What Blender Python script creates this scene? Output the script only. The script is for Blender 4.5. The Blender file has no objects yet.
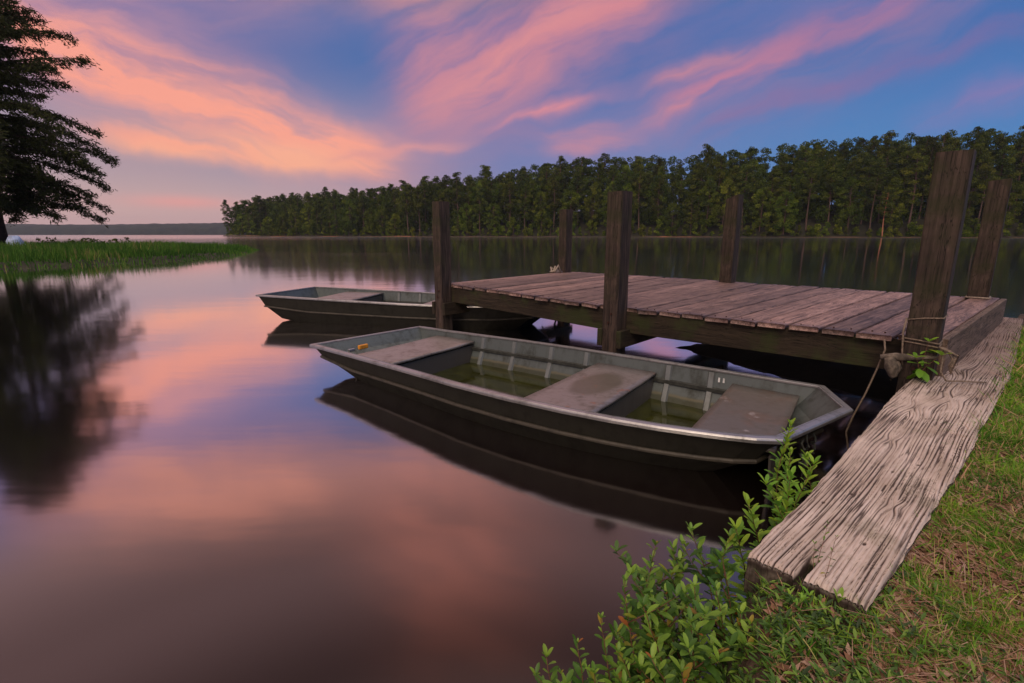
import bpy, math, random
import numpy as np
from mathutils import Vector, Matrix, noise
random.seed(7)
rng = np.random.default_rng(7)
sc = bpy.context.scene
R = math.radians

# ------------------------------------------------------------------ camera
CAM_H = 1.35
PITCH = 12.131
cam_d = bpy.data.cameras.new('camera'); cam = bpy.data.objects.new('camera', cam_d)
sc.collection.objects.link(cam)
cam.location = (0, 0, CAM_H); cam.rotation_euler = (R(90 - PITCH), 0, 0)
cam_d.sensor_width = 36; cam_d.lens = 36 * 497.8 / 1024
cam_d.clip_start = 0.05; cam_d.clip_end = 20000
sc.camera = cam
sc.view_settings.view_transform = 'Standard'; sc.view_settings.look = 'None'
sc.view_settings.exposure = 0.06; sc.view_settings.gamma = 1.0
sc.render.engine = 'CYCLES'

# ------------------------------------------------------------------ node helper
class NT:
    def __init__(s, tree): s.t = tree; s.n = tree.nodes; s.l = tree.links
    def node(s, typ, **kw):
        n = s.n.new(typ)
        for k, v in kw.items(): setattr(n, k, v)
        return n
    def put(s, sock, v):
        if isinstance(v, bpy.types.NodeSocket): s.l.new(v, sock)
        elif v is not None:
            if isinstance(v, (tuple, list)) and len(v) == 3 and sock.type == 'RGBA': v = (*v, 1)
            sock.default_value = v
    def m(s, op, a, b=None, c=None, clamp=False):
        n = s.node('ShaderNodeMath', operation=op); n.use_clamp = clamp
        s.put(n.inputs[0], a)
        if b is not None: s.put(n.inputs[1], b)
        if c is not None: s.put(n.inputs[2], c)
        return n.outputs[0]
    def mix(s, f, a, b, mode='MIX'):
        n = s.node('ShaderNodeMix', data_type='RGBA', blend_type=mode)
        s.put(n.inputs[0], f); s.put(n.inputs[6], a); s.put(n.inputs[7], b)
        return n.outputs[2]
    def ramp(s, f, stops, interp='LINEAR'):
        n = s.node('ShaderNodeValToRGB'); s.put(n.inputs[0], f)
        cr = n.color_ramp; cr.interpolation = interp
        while len(cr.elements) < len(stops): cr.elements.new(0.5)
        for e, (p, c) in zip(cr.elements, stops):
            e.position = p; e.color = (c, c, c, 1) if not isinstance(c, (tuple, list)) else (*c[:3], 1)
        return n.outputs[0]
    def noise(s, vec, scale=5, detail=4, rough=.5, dist=0, dim='3D'):
        n = s.node('ShaderNodeTexNoise', noise_dimensions=dim)
        if vec is not None: s.put(n.inputs['Vector'], vec)
        n.inputs['Scale'].default_value = scale; n.inputs['Detail'].default_value = detail
        n.inputs['Roughness'].default_value = rough; n.inputs['Distortion'].default_value = dist
        return n.outputs[0]
    def mapping(s, vec, scale=(1, 1, 1), rot=(0, 0, 0), loc=(0, 0, 0)):
        n = s.node('ShaderNodeMapping'); s.put(n.inputs[0], vec)
        n.inputs['Scale'].default_value = scale; n.inputs['Rotation'].default_value = rot
        n.inputs['Location'].default_value = loc
        return n.outputs[0]
    def coord(s, which='Object'): return s.node('ShaderNodeTexCoord').outputs[which]
    def bump(s, h, strength=.3, dist=.01, normal=None):
        n = s.node('ShaderNodeBump'); s.put(n.inputs['Strength'], strength)
        n.inputs['Distance'].default_value = dist; s.put(n.inputs['Height'], h)
        if normal is not None: s.put(n.inputs['Normal'], normal)
        return n.outputs[0]
    def smooth(s, x, a, b):
        n = s.node('ShaderNodeMapRange', interpolation_type='SMOOTHSTEP')
        s.put(n.inputs[0], x); n.inputs[1].default_value = a; n.inputs[2].default_value = b
        return n.outputs[0]
    def sep(s, v):
        n = s.node('ShaderNodeSeparateXYZ'); s.put(n.inputs[0], v); return n.outputs
    def comb(s, x, y, z):
        n = s.node('ShaderNodeCombineXYZ')
        for i, v in enumerate((x, y, z)): s.put(n.inputs[i], v)
        return n.outputs[0]

# ------------------------------------------------------------------ sky
world = bpy.data.worlds.new('World'); sc.world = world; world.use_nodes = True
w = NT(world.node_tree); w.n.clear()
SUN_EL, SUN_AZ = 38, 160          # afterglow comes from high behind the viewer's left
gen = w.coord('Generated')
dx, dy, dz = w.sep(gen)
el = w.m('MAXIMUM', dz, 0.0)
az = w.m('ARCTAN2', dx, dy)                                  # 0 straight ahead, + right
t = w.smooth(az, R(-42), R(40))
def gauss(x, cen, wid):
    q = w.m('DIVIDE', w.m('SUBTRACT', x, cen), wid)
    return w.m('EXPONENT', w.m('MULTIPLY', w.m('MULTIPLY', q, q), -1.0))
def mul(*a):
    r = a[0]
    for b in a[1:]: r = w.m('MULTIPLY', r, b)
    return r
# clear sky behind the clouds
low = w.ramp(t, [(0, (.62, .39, .38)), (.35, (.50, .30, .36)), (.62, (.28, .23, .42)), (1, (.10, .22, .48))])
mid = w.ramp(t, [(0, (.34, .25, .33)), (.30, (.24, .20, .36)), (.50, (.105, .155, .40)), (.75, (.06, .165, .44)), (1, (.045, .185, .47))])
top = w.ramp(t, [(0, (.14, .13, .33)), (.25, (.038, .115, .35)), (.55, (.045, .105, .34)), (1, (.015, .13, .40))])
c = w.mix(w.smooth(el, .01, .13), low, mid)
c = w.mix(w.smooth(el, .13, .30), c, top)
c = w.mix(mul(w.smooth(el, .33, .46), w.smooth(t, 1.1, .75)), c, (.30, .165, .16))
# clouds: long brushed banks, each with its own bearing (X = tan of azimuth) and height (Z)
dyc = w.m('MAXIMUM', dy, .05)
X = w.m('DIVIDE', dx, dyc); Z = w.m('DIVIDE', dz, dyc)
sv = w.comb(X, Z, 0.0)
def cn(v, sc_, loc, det=4, ro=.55, dist=0.0): return w.m('SUBTRACT', w.noise(w.mapping(v, (1, 1, 1), loc=loc), sc_, det, ro, dist), .5)
WX = w.m('ADD', w.m('MULTIPLY', cn(sv, 3.2, (3.1, 1.7, 0)), .16), w.m('MULTIPLY', cn(sv, 9, (9.1, 4.7, 0), 5), .022))
WZ = w.m('ADD', w.m('MULTIPLY', cn(sv, 3.6, (7.3, 2.2, 0)), .11), w.m('MULTIPLY', cn(sv, 10, (2.1, 8.7, 0), 5), .016))
Xw = w.m('ADD', X, WX); Zw = w.m('ADD', Z, WZ)
SALMON = (.93, .325, .235); ROSE = (.62, .215, .26); MAUVE = (.34, .165, .30); PURP = (.17, .125, .34); PEACH = (.92, .38, .25)
STROKES = [  # X, Z, bearing of the bank, half length, half width, strength, colour
 (-.099, .175, .094, .21, .070, .42, MAUVE), (-.76, .374, -.242, .18, .060, .60, (.50, .25, .34)), (-.58, .195, -.20, .26, .07, .50, (.56, .28, .32)),
 (.60, .33, -2.75, .42, .085, .38, MAUVE), (.20, .40, .6, .22, .07, .34, MAUVE), (.25, .25, .35, .35, .10, .35, (.27, .165, .34)), 
 (-.708, .303, -.354, .25, .052, 1.25, SALMON), (-.415, .197, -.340, .21, .044, 1.25, SALMON), (-.515, .160, -.111, .24, .026, 1.05, PEACH), (-.644, .183, -.204, .14, .020, .55, SALMON),
 (.02, .325, -2.65, .26, .085, .62, (.50, .20, .28)), (.112, .365, -2.60, .17, .055, .90, ROSE), (-.055, .285, -2.70, .15, .058, .88, ROSE), (-.150, .330, .637, .09, .065, .50, ROSE), (.03, .335, .5, .20, .020, .45, (.72, .26, .26)),
 (.061, .215, .303, .12, .011, .80, (.66, .22, .27)), (.133, .186, -2.93, .08, .010, .5, ROSE), (.157, .165, .208, .09, .020, .6, ROSE), (-.22, .150, .05, .12, .012, .6, (.70, .27, .27)),
 (.602, .370, -2.732, .15, .028, .75, (.42, .16, .29)), (.406, .276, -2.697, .15, .026, .85, (.52, .18, .28)), (.345, .301, .339, .09, .016, .6, ROSE), (.30, .225, .35, .06, .012, .5, ROSE),
 (.798, .326, -2.833, .19, .020, .75, PURP), (.516, .234, -2.791, .19, .020, .70, (.22, .13, .32)), (.871, .242, .315, .13, .036, .70, (.21, .16, .40)),
 (-.72, .55, -.10, .36, .11, 1.1, (.88, .34, .25)), (-.13, .76, 1.35, .33, .17, 1.15, (.84, .31, .24)), (.75, .62, .3, .35, .12, .5, (.30, .20, .38)),
]
FIB = []
for an in (-.30, .42, .08):      # brushed fibres along the three main bearings
    ca_, sa_ = math.cos(an), math.sin(an)
    uu = w.m('ADD', w.m('MULTIPLY', Xw, ca_), w.m('MULTIPLY', Zw, sa_)); vv = w.m('ADD', w.m('MULTIPLY', Xw, -sa_), w.m('MULTIPLY', Zw, ca_))
    f1 = w.noise(w.comb(w.m('MULTIPLY', uu, 3.0), w.m('MULTIPLY', vv, 17.0), an * 9), 1.3, 6, .58, .25)
    FIB.append((an, w.m('ADD', w.m('MULTIPLY', w.smooth(f1, .26, .70), .95), .30)))
for i, (x0, z0, an, Ls, Ws, am, colr) in enumerate(STROKES):
    X1 = w.m('SUBTRACT', Xw, x0); Z1 = w.m('SUBTRACT', Zw, z0); ca_, sa_ = math.cos(an), math.sin(an)
    uu = w.m('ADD', w.m('MULTIPLY', X1, ca_ / Ls), w.m('MULTIPLY', Z1, sa_ / Ls))
    vv = w.m('ADD', w.m('MULTIPLY', X1, -sa_ / Ws), w.m('MULTIPLY', Z1, ca_ / Ws))
    e_ = w.m('EXPONENT', w.m('MULTIPLY', w.m('ADD', w.m('MULTIPLY', w.m('MULTIPLY', uu, uu), w.m('MULTIPLY', uu, uu)), w.m('MULTIPLY', vv, vv)), -1.0))
    fb = min(FIB, key=lambda q: abs(math.sin(q[0] - an)))[1]
    dn = w.m('MINIMUM', w.m('MULTIPLY', w.m('MULTIPLY', e_, fb), am), .97)
    c = w.mix(dn, c, colr)
# small low pink cloud near the left horizon
sm = mul(gauss(az, R(-32.5), R(4.2)), gauss(el, .052, .010), .7)
c = w.mix(sm, c, (.80, .31, .30))
# brighter overhead dome (out of the frame)
over = w.smooth(el, .68, .95)
c = w.mix(over, c, (1.45, 1.16, 1.06))
nsk = w.node('ShaderNodeTexSky', sky_type='NISHITA'); nsk.sun_disc = False
nsk.sun_elevation = R(3); nsk.sun_rotation = R(SUN_AZ)
bg1 = w.node('ShaderNodeBackground'); w.put(bg1.inputs[0], c); bg1.inputs[1].default_value = .97
bg2 = w.node('ShaderNodeBackground'); w.l.new(nsk.outputs[0], bg2.inputs[0]); bg2.inputs[1].default_value = .02
ad = w.node('ShaderNodeAddShader'); w.l.new(bg1.outputs[0], ad.inputs[0]); w.l.new(bg2.outputs[0], ad.inputs[1])
wo = w.node('ShaderNodeOutputWorld'); w.l.new(ad.outputs[0], wo.inputs[0])
# ------------------------------------------------------------------ sun (broad, soft afterglow)
sl = bpy.data.lights.new('sun', 'SUN'); sl.energy = 1.5; sl.angle = R(30); sl.color = (1, .80, .62)
sun = bpy.data.objects.new('sun', sl); sc.collection.objects.link(sun)
sd = Vector((math.sin(R(SUN_AZ)) * math.cos(R(SUN_EL)) * -1, math.cos(R(SUN_AZ)) * math.cos(R(SUN_EL)), math.sin(R(SUN_EL))))
sun.rotation_euler = sd.to_track_quat('Z', 'Y').to_euler()

# ------------------------------------------------------------------ mesh helpers
def link(o, parent=None):
    sc.collection.objects.link(o)
    if parent is not None: o.parent = parent
    return o
def tag(o, label=None, cat=None, group=None, kind=None):
    if label: o['label'] = label
    if cat: o['category'] = cat
    if group: o['group'] = group
    if kind: o['kind'] = kind
    return o
def empty(name, loc, rz=0):
    o = bpy.data.objects.new(name, None); o.location = loc; o.rotation_euler = (0, 0, rz)
    o.empty_display_size = .1
    return link(o)
def mesh_np(name, V, F, mat, parent=None, attr=None, smooth=False, nv=4):
    """V (n,3) array, F (m,nv) array of equal size faces; attr dict name->per-vertex float"""
    V = np.asarray(V, dtype=np.float32); F = np.asarray(F, dtype=np.int32)
    me = bpy.data.meshes.new(name); nv = F.shape[1]
    me.vertices.add(len(V)); me.vertices.foreach_set('co', V.ravel())
    me.loops.add(F.size); me.loops.foreach_set('vertex_index', F.ravel())
    me.polygons.add(len(F))
    me.polygons.foreach_set('loop_start', np.arange(0, F.size, nv, dtype=np.int32))
    me.polygons.foreach_set('loop_total', np.full(len(F), nv, dtype=np.int32))
    me.update(calc_edges=True)
    if smooth: me.polygons.foreach_set('use_smooth', np.ones(len(F), dtype=bool))
    if attr:
        for k, a in attr.items():
            at = me.attributes.new(k, 'FLOAT', 'POINT'); at.data.foreach_set('value', np.asarray(a, dtype=np.float32))
    me.materials.append(mat); me.validate(); me.update()
    return link(bpy.data.objects.new(name, me), parent)
class MB:
    def __init__(s): s.v = []; s.f = []; s.m = []
    def add(s, vs, fs):
        n = len(s.v); s.v += [tuple(v) for v in vs]; s.f += [tuple(i + n for i in f) for f in fs]; return s
    def box(s, o, ax, ay, az, L, W, H, jit=0):
        """o centre; ax,ay,az unit axes; full sizes"""
        o = Vector(o); ax = Vector(ax); ay = Vector(ay); az = Vector(az); vs = []
        for sx in (-.5, .5):
            for sy in (-.5, .5):
                for sz in (-.5, .5):
                    vs.append(o + ax * L * sx + ay * W * sy + az * H * sz + Vector([random.uniform(-jit, jit) for _ in range(3)]))
        s.add(vs, [(0, 1, 3, 2), (4, 6, 7, 5), (0, 4, 5, 1), (2, 3, 7, 6), (0, 2, 6, 4), (1, 5, 7, 3)]); return s
    def tube(s, pts, rad, seg=8, cap=True):
        pts = [Vector(p) for p in pts]; n = len(pts); rings = []
        up = Vector((0, 0, 1))
        for i, p in enumerate(pts):
            d = (pts[min(i + 1, n - 1)] - pts[max(i - 1, 0)]).normalized()
            a = d.cross(up)
            if a.length < 1e-3: a = d.cross(Vector((1, 0, 0)))
            a.normalize(); b = d.cross(a)
            r = rad[i] if isinstance(rad, (list, tuple)) else rad
            rings.append([p + a * math.cos(k * 2 * math.pi / seg) * r + b * math.sin(k * 2 * math.pi / seg) * r for k in range(seg)])
        vs = [q for rg in rings for q in rg]; fs = []
        for i in range(n - 1):
            for k in range(seg):
                fs.append((i * seg + k, i * seg + (k + 1) % seg, (i + 1) * seg + (k + 1) % seg, (i + 1) * seg + k))
        if cap: fs += [tuple(range(seg - 1, -1, -1)), tuple((n - 1) * seg + k for k in range(seg))]
        s.add(vs, fs); return s
    def build(s, name, mat, parent=None, smooth=False, bevel=0, seg=2):
        me = bpy.data.meshes.new(name); me.from_pydata(s.v, [], s.f); me.materials.append(mat)
        import bmesh
        bm = bmesh.new(); bm.from_mesh(me); bmesh.ops.recalc_face_normals(bm, faces=bm.faces); bm.to_mesh(me); bm.free()
        if smooth: me.polygons.foreach_set('use_smooth', np.ones(len(me.polygons), dtype=bool))
        o = link(bpy.data.objects.new(name, me), parent)
        if bevel:
            b = o.modifiers.new('bevel', 'BEVEL'); b.width = bevel; b.segments = seg; b.limit_method = 'ANGLE'; b.angle_limit = R(40)
        return o
def world_to(o): bpy.context.view_layer.update(); return o.matrix_world.inverted()

# ------------------------------------------------------------------ materials
def new_mat(name):
    m = bpy.data.materials.new(name); m.use_nodes = True
    k = NT(m.node_tree); k.n.clear()
    out = k.node('ShaderNodeOutputMaterial'); bs = k.node('ShaderNodeBsdfPrincipled')
    k.l.new(bs.outputs[0], out.inputs[0]); k.out = out; k.bs = bs
    return m, k
def I(k, name, v): k.put(k.bs.inputs[name], v)

def mat_water():
    m, k = new_mat('lake_water')
    P = k.coord('Object')
    deep = k.node('ShaderNodeBsdfDiffuse'); k.put(deep.inputs[0], (.008, .0045, .004))
    n1 = k.noise(k.mapping(P, (.35, 1.0, 1)), 2.2, 3, .5)
    n2 = k.noise(k.mapping(P, (.10, .45, 1)), 1.0, 3, .55)
    far = k.noise(k.mapping(P, (.012, .05, 1)), 1.0, 3, .6)
    ln = k.node('ShaderNodeVectorMath', operation='LENGTH'); k.put(ln.inputs[0], P); calm = k.m('DIVIDE', 1.0, k.m('ADD', 1.0, k.m('MULTIPLY', ln.outputs['Value'], .10)))
    b1 = k.bump(n1, k.m('MULTIPLY', calm, .14), .02); b2 = k.bump(n2, k.m('MULTIPLY', calm, .16), .05, b1)
    gl = k.node('ShaderNodeBsdfGlossy', distribution='GGX'); k.put(gl.inputs[0], (.97, .95, .95))
    k.put(gl.inputs[1], k.m('ADD', k.m('MULTIPLY', k.smooth(far, .35, .7), .03), k.m('ADD', k.m('ADD', .045, k.m('MULTIPLY', k.smooth(ln.outputs['Value'], 60, 320), .085)), k.m('MULTIPLY', calm, .055)))); k.put(gl.inputs['Normal'], b2)
    g = k.node('ShaderNodeNewGeometry')
    dot = k.node('ShaderNodeVectorMath', operation='DOT_PRODUCT'); k.put(dot.inputs[0], g.outputs['Normal']); k.put(dot.inputs[1], g.outputs['Incoming'])
    ab = k.m('ABSOLUTE', dot.outputs['Value'])
    fr = k.ramp(ab, [(0, 1.0), (.10, .97), (.26, .86), (.40, .60), (.55, .30), (.70, .09), (1, .03)], 'EASE')
    mx = k.node('ShaderNodeMixShader'); k.put(mx.inputs[0], fr); k.l.new(deep.outputs[0], mx.inputs[1]); k.l.new(gl.outputs[0], mx.inputs[2])
    k.l.new(mx.outputs[0], k.out.inputs[0]); k.n.remove(k.bs)
    return m
M = {}
M['water'] = mat_water()

def mat_wood(name, dark, light, scale=(1.2, 22, 22), moss=0, mosscol=(.05, .06, .015), rough=.8, bump=.6, objrand=0.0, spec=.3, axis=None):
    m, k = new_mat(name)
    P = k.coord('Object')
    warp = k.noise(P, 1.7, 2, .5)
    w3 = k.node('ShaderNodeVectorMath', operation='ADD'); k.put(w3.inputs[0], P); k.put(w3.inputs[1], k.comb(0.0, k.m('MULTIPLY', warp, .12), k.m('MULTIPLY', warp, .1)))
    G = k.mapping(w3.outputs[0], scale)
    g = k.noise(G, 1.6, 6, .62)
    g2 = k.noise(k.mapping(w3.outputs[0], (scale[0] * .8, scale[1] * 3, scale[2] * 3)), 1.5, 4, .6)
    blot = k.noise(P, 3.1, 4, .6)
    v = k.m('ADD', k.m('MULTIPLY', g, .6), k.m('MULTIPLY', g2, .4))
    col = k.ramp(v, [(.36, dark), (.50, tuple((a + b) / 2 for a, b in zip(dark, light))), (.64, light)])
    col = k.mix(k.m('MULTIPLY', k.smooth(blot, .45, .75), .45), col, tuple(x * .45 for x in dark))
    if objrand:
        at = k.node('ShaderNodeAttribute', attribute_name='tint')
        col = k.mix(1.0, col, k.ramp(at.outputs['Fac'], [(0, (1 - objrand, 1 - objrand, 1 - objrand)), (1, (1 + objrand, 1 + objrand * .85, 1 + objrand * .8))]), 'MULTIPLY')
    cs = tuple(q * (2.2 if q > 5 else .45) for q in scale)
    ck = k.m('ABSOLUTE', k.m('SUBTRACT', k.noise(k.mapping(w3.outputs[0], cs, loc=(3, 5, 7)), .8, 3, .5), .5))
    col = k.mix(k.m('MULTIPLY', k.smooth(ck, .016, .004), .85), col, tuple(x * .18 for x in dark))
    if moss:
        mo = k.smooth(k.noise(P, 2.3, 5, .65), .60 - moss * .22, .66)
        col = k.mix(k.m('MULTIPLY', mo, .75), col, mosscol)
    I(k, 'Base Color', col); I(k, 'Roughness', rough); I(k, 'Specular IOR Level', spec)
    I(k, 'Normal', k.bump(v, bump, .012))
    return m
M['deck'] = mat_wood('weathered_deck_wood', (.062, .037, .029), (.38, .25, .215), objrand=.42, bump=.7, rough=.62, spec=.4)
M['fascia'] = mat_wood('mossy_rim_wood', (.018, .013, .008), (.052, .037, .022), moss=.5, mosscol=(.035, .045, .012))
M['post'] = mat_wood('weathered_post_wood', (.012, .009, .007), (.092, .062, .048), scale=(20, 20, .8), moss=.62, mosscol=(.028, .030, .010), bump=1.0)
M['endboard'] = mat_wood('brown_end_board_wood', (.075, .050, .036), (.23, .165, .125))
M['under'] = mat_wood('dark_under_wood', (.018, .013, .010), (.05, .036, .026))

def mat_beam():
    m, k = new_mat('grooved_driftwood')
    P = k.coord('Object')
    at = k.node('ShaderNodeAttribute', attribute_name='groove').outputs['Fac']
    blot = k.noise(k.mapping(P, (1.5, 4, 4)), 2.0, 5, .6)
    fine = k.noise(k.mapping(P, (6, 170, 60)), 1.0, 5, .7)
    col = k.ramp(blot, [(.25, (.34, .26, .20)), (.5, (.54, .44, .375)), (.72, (.72, .60, .53))])
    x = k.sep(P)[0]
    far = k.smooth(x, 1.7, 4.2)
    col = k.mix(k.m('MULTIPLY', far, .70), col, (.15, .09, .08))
    gr = k.smooth(k.noise(P, 3.7, 5, .65), .52, .70)
    col = k.mix(k.m('MULTIPLY', gr, .40), col, (.16, .15, .08))
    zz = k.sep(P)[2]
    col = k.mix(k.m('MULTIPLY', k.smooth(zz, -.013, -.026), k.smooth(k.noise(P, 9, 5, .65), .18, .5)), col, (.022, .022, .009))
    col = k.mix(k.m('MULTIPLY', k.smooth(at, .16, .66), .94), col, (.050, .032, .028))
    col = k.mix(k.m('MULTIPLY', k.smooth(fine, .52, .72), .55), col, (.10, .07, .06))
    I(k, 'Base Color', col); I(k, 'Roughness', .82); I(k, 'Specular IOR Level', .25)
    I(k, 'Normal', k.bump(fine, .55, .003))
    return m
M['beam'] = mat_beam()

def mat_metal(name, base, rough=.45, metal=.75, stains=(.05, .045, .035), amount=.5, scale=2.5, extra=None, spec=.5):
    m, k = new_mat(name)
    P = k.coord('Object')
    a = k.noise(P, scale, 6, .65); b = k.noise(k.mapping(P, (1, 1, .25)), scale * 4, 5, .7)
    v = k.m('ADD', k.m('MULTIPLY', a, .6), k.m('MULTIPLY', b, .4))
    col = k.mix(k.m('MULTIPLY', k.smooth(v, .45, .68), amount), base, stains)
    col = k.mix(k.m('MULTIPLY', k.smooth(k.noise(P, scale * 9, 4, .7), .58, .8), .35), col, tuple(min(1, c * 1.7) for c in base))
    if extra: col = extra(k, P, col)
    scr = k.smooth(k.noise(k.mapping(P, (.6, 40, 40)), scale * 3, 3, .7), .64, .72)
    col = k.mix(k.m('MULTIPLY', scr, .35), col, tuple(min(1, c * 2.0) for c in base))
    I(k, 'Base Color', col); I(k, 'Metallic', metal); I(k, 'Specular IOR Level', spec)
    I(k, 'Roughness', k.m('ADD', k.m('MULTIPLY', v, .4), rough - .2))
    I(k, 'Normal', k.bump(v, .15, .004))
    return m
M['hull_out'] = mat_metal('dark_painted_hull', (.020, .019, .014), .6, .0, (.007, .006, .0045), .75, 5, spec=.2)
def scum(k, P, col):
    z = k.m('ADD', k.sep(P)[2], k.m('MULTIPLY', k.m('SUBTRACT', k.noise(P, 9, 4, .6), .5), .03))
    col = k.mix(k.m('MULTIPLY', k.smooth(z, .095, .045), .75), col, (.045, .046, .016))
    return k.mix(k.m('MULTIPLY', k.m('MULTIPLY', k.smooth(z, .085, .068), k.smooth(z, .050, .066)), .6), col, (.17, .15, .09))
M['hull_in'] = mat_metal('dull_aluminium', (.115, .135, .130), .55, .30, (.038, .040, .030), .9, 4.5, scum)
M['rib'] = mat_metal('rib_metal', (.19, .205, .20), .5, .3, (.09, .09, .075), .7, 5)
M['rim'] = mat_metal('bare_aluminium_rim', (.44, .435, .43), .34, .7, (.12, .115, .10), .7, 5)
M['strake'] = mat_metal('rubbed_strake', (.060, .052, .038), .55, .1, (.012, .011, .008), .95, 6)
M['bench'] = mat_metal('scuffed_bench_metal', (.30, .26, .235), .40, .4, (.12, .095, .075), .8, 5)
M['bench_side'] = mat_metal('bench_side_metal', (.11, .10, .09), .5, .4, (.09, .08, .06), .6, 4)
def puddle(k, P, col):
    d = k.node('ShaderNodeVectorMath', operation='LENGTH')
    k.put(d.inputs[0], k.mapping(P, (4.2, 2.1, 1)))
    q = k.m('ADD', d.outputs['Value'], k.m('MULTIPLY', k.m('SUBTRACT', k.noise(P, 5, 4, .6), .5), .5))
    col = k.mix(k.smooth(q, .80, .55), col, (.16, .14, .11))
    r = k.smooth(k.noise(P, 6, 5, .6), .62, .70)
    return k.mix(k.m('MULTIPLY', r, .5), col, (.35, .13, .06))
M['bench_wet'] = mat_metal('stained_bench_metal', (.27, .235, .22), .40, .4, (.11, .09, .07), .8, 5, puddle)
def bowrust(k, P, col):
    r = k.smooth(k.noise(P, 3.2, 5, .6), .50, .66)
    col = k.mix(k.m('MULTIPLY', r, .55), col, (.20, .125, .085))
    return k.mix(k.m('MULTIPLY', k.smooth(k.noise(P, 4.5, 5, .6), .60, .70), .7), col, (.50, .46, .44))
M['bow_deck'] = mat_metal('rusty_bow_deck', (.165, .145, .125), .42, .35, (.09, .075, .055), .6, 4, bowrust)
def mat_simple(name, col, rough=.7, metal=0, spec=.5, bump=0, bscale=20, var=.3):
    m, k = new_mat(name); P = k.coord('Object')
    n = k.noise(P, bscale, 4, .6)
    I(k, 'Base Color', k.mix(k.smooth(n, .35, .7), tuple(c * (1 - var) for c in col), tuple(min(1, c * (1 + var)) for c in col)))
    I(k, 'Roughness', rough); I(k, 'Metallic', metal); I(k, 'Specular IOR Level', spec)
    if bump: I(k, 'Normal', k.bump(n, bump, .01))
    return m
M['bilge'] = mat_simple('murky_bilge_water', (.030, .033, .007), .06, 0, .7, .05, 6)
M['orange'] = mat_simple('orange_plastic', (.75, .30, .03), .5)
M['rope'] = mat_simple('weathered_rope', (.22, .165, .12), .9, bump=.8, bscale=90)
M['cord_white'] = mat_simple('pale_cord', (.32, .26, .20), .9, bump=.6, bscale=90)
M['drift'] = mat_simple('driftwood_knot', (.13, .105, .08), .9, bump=1, bscale=25, var=.5)
M['nail'] = mat_simple('rusty_iron', (.05, .022, .014), .7, .4)
M['white'] = mat_simple('white_marking', (.75, .75, .72), .6)
M['tarp'] = mat_simple('pale_blue_tarp', (.42, .50, .68), .6, bump=.3, bscale=3)
M['bark'] = mat_simple('pine_bark', (.10, .062, .045), .95, bump=.8, bscale=4, var=.5)
M['bark_red'] = mat_simple('reddish_pine_bark', (.36, .14, .08), .95, bump=.5, bscale=2, var=.3)
M['bark_dark'] = mat_simple('cypress_bark', (.045, .024, .018), .95, bump=.8, bscale=4, var=.4)
def mat_clay():
    m, k = new_mat('clay_shore'); P = k.coord('Object')
    n = k.noise(k.mapping(P, (1, 1, 1)), .035, 5, .65)
    I(k, 'Base Color', k.ramp(n, [(.44, (.035, .028, .015)), (.56, (.10, .055, .03)), (.66, (.34, .13, .06))])); I(k, 'Roughness', .95)
    return m
M['clay'] = mat_clay()
M['stem'] = mat_simple('plant_stem', (.15, .065, .035), .7)

def mat_leaf(name, stops, rough=.6, trans=.35, objvar=.25, spec=.3):
    """stops: colour ramp driven by the per-vertex attribute tint"""
    m, k = new_mat(name)
    at = k.node('ShaderNodeAttribute', attribute_name='tint').outputs['Fac']
    col = k.ramp(at, stops)
    oi = k.node('ShaderNodeObjectInfo')
    v = k.m('ADD', k.m('MULTIPLY', oi.outputs['Random'], 2 * objvar), 1 - objvar)
    hs = k.node('ShaderNodeHueSaturation'); k.put(hs.inputs['Color'], col); k.put(hs.inputs['Value'], v)
    k.put(hs.inputs['Hue'], k.m('ADD', k.m('MULTIPLY', k.m('FRACT', k.m('MULTIPLY', oi.outputs['Random'], 7.3)), objvar * .10), .5 - objvar * .05))
    I(k, 'Base Color', hs.outputs[0]); I(k, 'Roughness', rough); I(k, 'Specular IOR Level', spec)
    if trans:
        tr = k.node('ShaderNodeBsdfTranslucent'); k.put(tr.inputs[0], hs.outputs[0])
        mx = k.node('ShaderNodeMixShader'); mx.inputs[0].default_value = trans
        k.l.new(k.bs.outputs[0], mx.inputs[1]); k.l.new(tr.outputs[0], mx.inputs[2]); k.l.new(mx.outputs[0], k.out.inputs[0])
    return m
M['pine_leaf'] = mat_leaf('pine_foliage', [(0, (.020, .033, .005)), (.5, (.056, .082, .010)), (1, (.15, .165, .020))], .7, .2, .30, .12)
M['broad_leaf'] = mat_leaf('broadleaf_foliage', [(0, (.030, .050, .006)), (.5, (.080, .118, .011)), (1, (.20, .235, .024))], .7, .25, .35, .12)
M['cypress_leaf'] = mat_leaf('cypress_foliage', [(0, (.014, .020, .007)), (1, (.058, .066, .018))], .7, .15, 0, .1)
M['bush_leaf'] = mat_leaf('shrub_leaves', [(0, (.026, .060, .014)), (.45, (.095, .21, .030)), (.86, (.27, .44, .055)), (.95, (.36, .26, .04)), (1, (.42, .12, .04))], .45, .35, .12, .4)
M['bright_leaf'] = mat_leaf('fresh_leaves', [(0, (.08, .20, .02)), (.5, (.19, .40, .035)), (1, (.38, .55, .05))], .42, .4, .1, .4)
M['grass'] = mat_leaf('grass_blades', [(0, (.045, .13, .014)), (.5, (.15, .35, .026)), (.80, (.36, .54, .050)), (.86, (.60, .46, .20)), (1, (.55, .30, .19))], .6, .35, 0, .25)
M['marsh'] = mat_leaf('marsh_grass', [(0, (.030, .075, .012)), (.5, (.065, .165, .020)), (.85, (.13, .24, .035)), (1, (.26, .22, .08))], .7, .3, 0, .15)
M['litter'] = mat_leaf('dead_leaves', [(0, (.10, .05, .03)), (.5, (.27, .14, .08)), (1, (.45, .30, .22))], .8, .1, 0, .2)

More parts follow.
